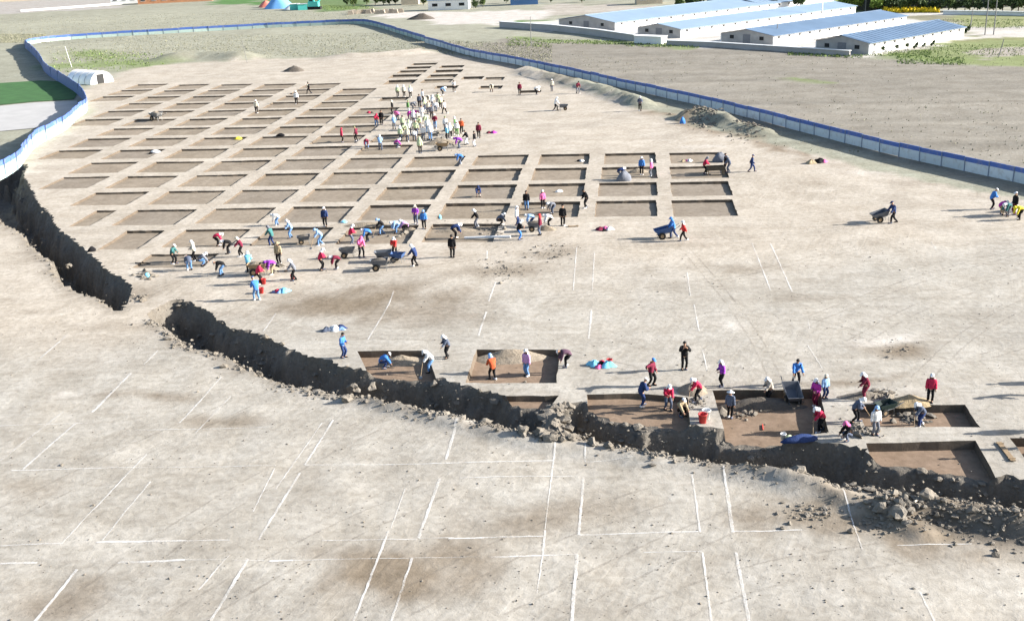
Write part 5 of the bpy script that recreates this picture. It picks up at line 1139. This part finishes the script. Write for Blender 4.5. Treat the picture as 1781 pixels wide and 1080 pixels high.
# ------------------------------------------------------------ carts, buckets, clothes heaps
def handcart(px, py, face, traymat, label, load=None, name='wheelbarrow', tilt=0.0, s=1.0):
    o = empty(name, on(px, py), R(face - 90)); o.scale = (s, s, s); tag(o, label, 'handcart')
    v = [(-.30, -.45, .45), (.30, -.45, .45), (.24, .40, .40), (-.24, .40, .40), (-.42, -.62, .82), (.42, -.62, .82), (.36, .66, .78), (-.36, .66, .78)]; w = [(x_ * .93, y_ * .95, z_ + (.03 if k_ < 4 else .001)) for k_, (x_, y_, z_) in enumerate(v)]
    T = Matrix.Rotation(tilt, 3, 'X'); v = [T @ Vector(q) for q in v]; w = [T @ Vector(q) for q in w]
    f = [(3, 2, 1, 0), (0, 1, 5, 4), (1, 2, 6, 5), (2, 3, 7, 6), (3, 0, 4, 7)]; f2 = [(8, 9, 10, 11)] + [tuple(k_ + 8 for k_ in reversed(q)) for q in f[1:]]; rim = [(4, 5, 13, 12), (5, 6, 14, 13), (6, 7, 15, 14), (7, 4, 12, 15)]
    link('tray', mesh_of('tray', v + w, f + f2 + rim), traymat, o)
    for sx in (-1, 1):
        MB().tube([T @ Vector((sx * .22, .55, .32)), T @ Vector((sx * .27, -.4, .42)), T @ Vector((sx * .30, -1.15, .74))], .022, 6).build('handle', M_steel, o); MB().tube([(sx * .25, -.45, .40), (sx * .25, -.5, .0)], .02, 6).build('leg', M_steel, o)
        wb = MB(); n_ = 16; cx_, cy0, cz_ = sx * .33, .25, .25
        wb.tube([(cx_ - .035, cy0, cz_), (cx_ + .035, cy0, cz_)], .25, n_); wh = wb.build('wheel', M_rubber, o); MB().tube([(cx_ - .045, cy0, cz_), (cx_ + .045, cy0, cz_)], .12, 10).build('rim', M_wood, wh)
    MB().tube([(-.33, .25, .25), (.33, .25, .25)], .02, 6).build('axle', M_steel, o)
    if load is not None:
        lv = []; lf = []; n_ = 7
        for i in range(n_):
            for j in range(n_): u, q = i / (n_ - 1), j / (n_ - 1); lv.append(((u - .5) * .74, (q - .5) * 1.2, .70 + .22 * math.sin(math.pi * u) * math.sin(math.pi * q) + rg.uniform(-.02, .02)))
        for i in range(n_ - 1):
            for j in range(n_ - 1): lf.append((i * n_ + j, (i + 1) * n_ + j, (i + 1) * n_ + j + 1, i * n_ + j + 1))
        link('soil_load', mesh_of('soil_load', lv, lf, True), load, o)
    return o
M_traygrey = plain('tray_grey', (.11, .12, .14, 1), .6, .1); M_trayblue = plain('tray_blue', (.05, .10, .24, 1), .6, .1)
handcart(1376, 700, -90, M_traygrey, 'dark grey wheelbarrow tipped over the deep brown pit edge', None, tilt=-.25, s=1.15)
handcart(1157, 415, 180, M_trayblue, 'blue handcart with wooden wheels between the grid and open ground', None, s=1.2, tilt=-.2)
handcart(1532, 386, 190, M_traygrey, 'dark handcart on the open ground near the hoarding shadow', None, s=1.15, tilt=-.2)
handcart(661, 470, 180, M_traygrey, 'grey handcart lying low on the ground below the broken pits', M_darkearth, s=1.1); handcart(668, 455, 180, M_traygrey, 'second grey handcart parked beside the one with soil', None, s=1.1)
handcart(692, 456, 160, M_trayblue, 'blue tray handcart beside the person in red', None, s=.95); handcart(529, 424, 190, M_traygrey, 'small dark barrow between the light blue workers', M_darkearth, s=.9)
handcart(605, 448, 180, M_traygrey, 'grey barrow loaded with spoil behind the maroon jacket', M_fill); handcart(980, 192, 0, M_traygrey, 'barrow pushed by the worker in white on the sand', None); handcart(272, 208, 150, M_steel, 'barrow piled with tools standing in the left grid pits', M_fill, s=1.5)
handcart(930, 402, 180, M_traygrey, 'barrow with spoil between the workers in black and maroon', M_darkearth); handcart(450, 478, 180, M_wood, 'wooden barrow of spoil at the grid corner', M_fill, s=1.2); handcart(1540, 708, 200, plain('tray_green', (.018, .035, .032, 1), .6), 'dark green barrow on the rubble', None, s=.85)
handcart(770, 262, 180, M_wood, 'barrow of spoil beside the crowd', M_fill, s=1.2); handcart(700, 240, 90, M_white, 'pale barrow in the crowd at the upper pits', M_fill)
# sieve box
o = empty('soil_sieve', on(1244, 304)); tag(o, 'dark wooden soil sieve box on legs beside the grid pits', 'sieve')
MB().box((0, 0, .62), (1.7, .9, .05)).build('mesh_screen', M_darkearth, o)
for y_ in (-.47, .47): MB().box((0, y_, .7), (1.8, .05, .34)).build('side_board', plain('old_wood', (.07, .06, .045, 1), .9), o)
for x_ in (-.88, .88): MB().box((x_, 0, .7), (.05, .88, .34)).build('end_board', plain('old_wood', (.07, .06, .045, 1), .9), o)
for x_ in (-.8, .8):
    for y_ in (-.4, .4): MB().box((x_, y_, .26), (.08, .08, .56)).build('leg', M_wood, o)
# bags and sacks
def sack(px, py, rx, ry, h, c, label, name='sack'):
    v = []; f = []; n_, m_ = 14, 7
    for r_ in range(m_):
        t = r_ / (m_ - 1)
        for a_ in range(n_): an = 2 * math.pi * a_ / n_; k_ = math.sin(math.pi * (.12 + .88 * t) * .56) * (1 + .10 * math.sin(3 * an + t * 4)); v.append((rx * k_ * math.cos(an), ry * k_ * math.sin(an), h * (1 - t) ** .9 * (1 + .1 * math.sin(2 * an))))
    for r_ in range(m_ - 1):
        for a_ in range(n_): b_ = (a_ + 1) % n_; f.append((r_ * n_ + a_, (r_ + 1) * n_ + a_, (r_ + 1) * n_ + b_, r_ * n_ + b_))
    f.append(tuple(range(n_)))
    o = link(name, mesh_of(name, v, f, True), cloth(c)); o.location = on(px, py); o.rotation_euler = (0, 0, rg.uniform(-.4, .4)); return tag(o, label, name.replace('_', ' '))
sack(1085, 314, .75, .6, .95, 'grey', 'big grey woven sack standing on the grid baulk'); sack(1252, 282, .8, .6, 1.0, 'grey', 'grey sheet covered bundle behind the soil sieve'); sack(1187, 215, .35, .35, .8, 'blue', 'blue bag standing by the rubble heap'); sack(270, 266, .7, .35, .35, 'white', 'white sack lying in the left grid pits'); sack(262, 268, .25, .2, .25, 'black', 'black bag beside the white sack in the grid'); sack(488, 237, .6, .3, .35, 'black', 'black bag lying in a pit of the grid'); sack(414, 240, .5, .3, .35, 'yellow', 'yellow green bag lying in a pit of the grid')
sack(1390, 766, .95, .30, .32, 'navy', 'long navy coat laid along the trench lip'); sack(1372, 764, .22, .2, .24, 'lime', 'yellow green bag beside the navy coat'); sack(256, 481, .22, .2, .3, 'cyan', 'bright blue bag by the ditch end'); sack(765, 376, .16, .16, .42, 'cyan', 'small light blue bag standing on a baulk'); sack(598, 387, .3, .25, .2, 'cyan', 'pale blue cloth lying on a baulk'); sack(972, 334, .4, .25, .22, 'white', 'white cloth bundle in a grid pit'); sack(160, 437, .35, .25, .4, 'black', 'dark bag at the ditch edge by the grid'); sack(1760, 368, .6, .5, .8, 'white', 'white sheeted bundle between the workers by the hoarding shadow')
def bucket(px, py, c, label, s=1.0):
    o = empty('bucket', on(px, py)); o.scale = (s, s, s); tag(o, label, 'bucket'); b = MB(); n_ = 14
    pr = [(.11, 0), (.15, .30), (.16, .30), (.16, .32), (.14, .32), (.10, .03)]; b.lathe(pr, n_); b.build('pail', plain('plastic_' + c, CLR[c] + (1,), .4), o, True); MB().tube([(-.15, 0, .3), (-.1, 0, .42), (0, 0, .46), (.1, 0, .42), (.15, 0, .3)], .008, 5).build('handle', M_steel, o)
bucket(459, 494, 'red', 'red bucket beside the person in crimson', 1.3); bucket(455, 510, 'red', 'red bucket beside the person in blue with denim trousers', 1.3); bucket(509, 486, 'red', 'red bucket beside the person in grey', 1.1); bucket(1222, 735, 'red', 'red bucket on the baulk at the deep brown pit', 1.6); bucket(1228, 728, 'white', 'white bucket on the baulk at the deep brown pit', 1.6); bucket(1060, 635, 'red', 'red bucket beside the colourful clothes heap', 1.2); bucket(1362, 764, 'white', 'white bucket at the trench lip', 1.0)
def clothes(px, py, cols, label, s=1.0):
    o = empty('clothes_heap', on(px, py)); o.scale = (s, s, s); tag(o, label, 'clothes')
    for k_, (c, dx, dy, r_) in enumerate(cols):
        v = []; f = []; n_, m_ = 12, 6
        for i in range(m_):
            t = i / (m_ - 1)
            for a_ in range(n_): an = 2 * math.pi * a_ / n_; w = 1 + .28 * math.sin(3 * an + k_) + .12 * math.sin(5 * an + 2 * k_); v.append((dx + r_ * t * w * math.cos(an), dy + r_ * .75 * t * w * math.sin(an), .62 * r_ * (1 - t * t) * (1 + .3 * math.sin(4 * an + 6 * t)) + .01))
        for i in range(m_ - 1):
            for a_ in range(n_): b_ = (a_ + 1) % n_; f.append((i * n_ + a_, (i + 1) * n_ + a_, (i + 1) * n_ + b_, i * n_ + b_))
        link('coat', mesh_of('coat', v, f, True), cloth(c), o)
clothes(1046, 636, [('cyan', -.35, .1, .36), ('pink', -.15, -.25, .22), ('cyan', .3, -.1, .40), ('black', .02, 0, .3), ('crimson', .05, .25, .25)], 'heap of turquoise and pink coats on the pale ground', 1.2)
clothes(580, 574, [('white', .1, 0, .4), ('navy', .4, .2, .35), ('slate', -.4, -.1, .35), ('lightblue', .5, 0, .25)], 'heap of white and navy coats behind the trench end', 1.1)
clothes(1053, 400, [('pink', 0, .1, .32), ('maroon', -.4, 0, .32), ('white', .3, 0, .32), ('black', -.1, -.3, .2)], 'heap of pink and maroon coats below the grid', 1.2)
clothes(489, 508, [('cyan', .2, 0, .4), ('crimson', -.25, .05, .28), ('lightblue', .0, -.1, .3), ('navy', -.5, -.1, .2)], 'heap of turquoise and crimson coats at the grid corner', 1.1)
clothes(1425, 283, [('pink', .35, 0, .3), ('black', 0, 0, .45), ('tan', -.7, -.2, .4), ('cream', .1, .3, .3)], 'heap of dark and coral coats on the open sand', 1.4)
clothes(1196, 281, [('white', .2, 0, .35), ('pink', -.1, .1, .25), ('tan', -.5, 0, .3)], 'heap of white and pink coats in a grid pit', 1.0); clothes(1010, 281, [('white', .1, 0, .3), ('black', -.2, .1, .25)], 'small heap of white and black coats in a grid pit', 1.0); clothes(857, 232, [('magenta', .1, 0, .35), ('maroon', -.4, 0, .3)], 'small heap of magenta coats on the sand beside the crowd', 1.2); clothes(642, 197, [('crimson', 0, 0, .3), ('black', .3, 0, .2)], 'small heap of crimson coats in a pit beside the crowd', 1.2)
# white pipe, measuring rods, planks
A_, B_ = on(808, 416), on(888, 414); o = MB().tube([(0, 0, .1), tuple((B_ - A_) * .5 + Vector((0, .05, .1))), tuple(B_ - A_ + Vector((0, 0, .1)))], .12, 8).build('plastic_pipe', M_white); o.location = A_; tag(o, 'white plastic pipe lying along the broken pit edge', 'pipe')
def rod(a, b, r_, mat, label, h=.03, name='measuring_rod'):
    A, B = on(*a), on(*b); o = MB().tube([(0, 0, h), tuple(B - A + Vector((0, 0, h)))], r_, 6).build(name, mat); o.location = A; return tag(o, label, 'rod')
rod((1326, 739), (1327, 748), .03, M_red, 'short red peg upright in the deep brown pit floor'); rod((235, 458), (262, 459), .05, M_rubber, 'dark pipe end on the baulk at the grid corner')
for a_, b_, l_ in [((1737, 770), (1762, 803), 'weathered plank lying on the baulk between the brown pits'), ((988, 395), (1006, 394), 'short board beside the workers in black')]:
    A, B = on(*a_), on(*b_); d = B - A; o = empty('plank', (A + B) / 2 + Vector((0, 0, .05)), math.atan2(d.y, d.x)); tag(o, l_, 'plank'); MB().box((0, 0, 0), (d.length, .24, .05)).build('board', M_wood, o); [MB().box((x_, 0, .035), (.08, .34, .03)).build('batten', M_wood, o) for x_ in (-d.length * .4, d.length * .4)]
# far brick stacks, kerb and long dark net house along the back road
M_brick = plain('pale_brick', (.42, .36, .29, 1), .9, .2, 3)
for k_ in range(12):
    x, y = P(608 + k_ * 8 + rg.uniform(-2, 2), 25 - k_ * .25 + rg.uniform(-1.5, 1.5)); o = empty('brick_stack', (x, y, zg1(x, y)), rg.uniform(-.3, .3)); tag(o, 'small pale brick stack in the row beside the white yard', 'brick stack', 'brick stacks beside the white yard')
    for l_ in range(3): MB().box((0, 0, .2 + l_ * .41), (1.9 - l_ * .25, 1.1 - l_ * .12, .4)).build('brick_layer', M_brick, o)
wall_line([(36, 21), (120, 15), (212, 8)], .6, .8, 'low white kerb wall at the edge of the grey pad', M_white, M_white)
heap(735, 34, 4.5, 2.0, 1.8, 'dark overgrown heap at the end of the white yard', M_darkearth, seed=21)
o = empty('net_house', (*P(1660, 14), 0), -.03); tag(o, 'long dark net house with a white top rail behind the yellow flowers', 'net house')
MB().box((0, 4, 1.5), (46, 8, 3.0)).build('net', plain('black_net', (.035, .042, .035, 1), .95, .4, 1.2), o); MB().box((0, -.1, 3.08), (46.4, .25, .16)).build('top_rail', M_white, o)
for k_ in range(12): MB().box((-23 + k_ * 4.18, -.12, 1.5), (.14, .12, 3.0)).build('post', M_steel, o)
for px, py, f_, ps, j_, t_, h_, w_ in [(420, 446, 190, 'lean', 'maroon', 'black', 'scarf:cream', 'by the corner spoil'), (352, 462, 20, 'crouch', 'grey', 'jeans', 'scarf:white', 'by the corner spoil'), (640, 420, 180, 'bend', 'blue', 'black', 'scarf:white', 'by the spoil heap'), (612, 425, 20, 'lean', 'crimson', 'slate', 'scarf:white', 'by the spoil heap'), (705, 402, 190, 'crouch', 'lilac', 'black', 'scarf:white', 'by the spoil heap'), (870, 392, 10, 'crouch', 'slate', 'black', 'scarf:white', 'by the white pipe'), (955, 395, 180, 'bend', 'white', 'black', 'scarf:white', 'near the short board')]:
    person(px, py, f_, ps, j_, t_, h_, w_, .96)

ppl('past the rubble filled pit', [(1836, 748, 180, 'stand', 'slate', 'black', 'scarf:white', 1.05), (1824, 686, -90, 'lean', 'crimson', 'black', 'scarf:white'), (1850, 664, 180, 'stand', 'navy', 'black', 'cap:white'), (1792, 792, 90, 'stand', 'grey', 'black', 'hair', 1.0)])
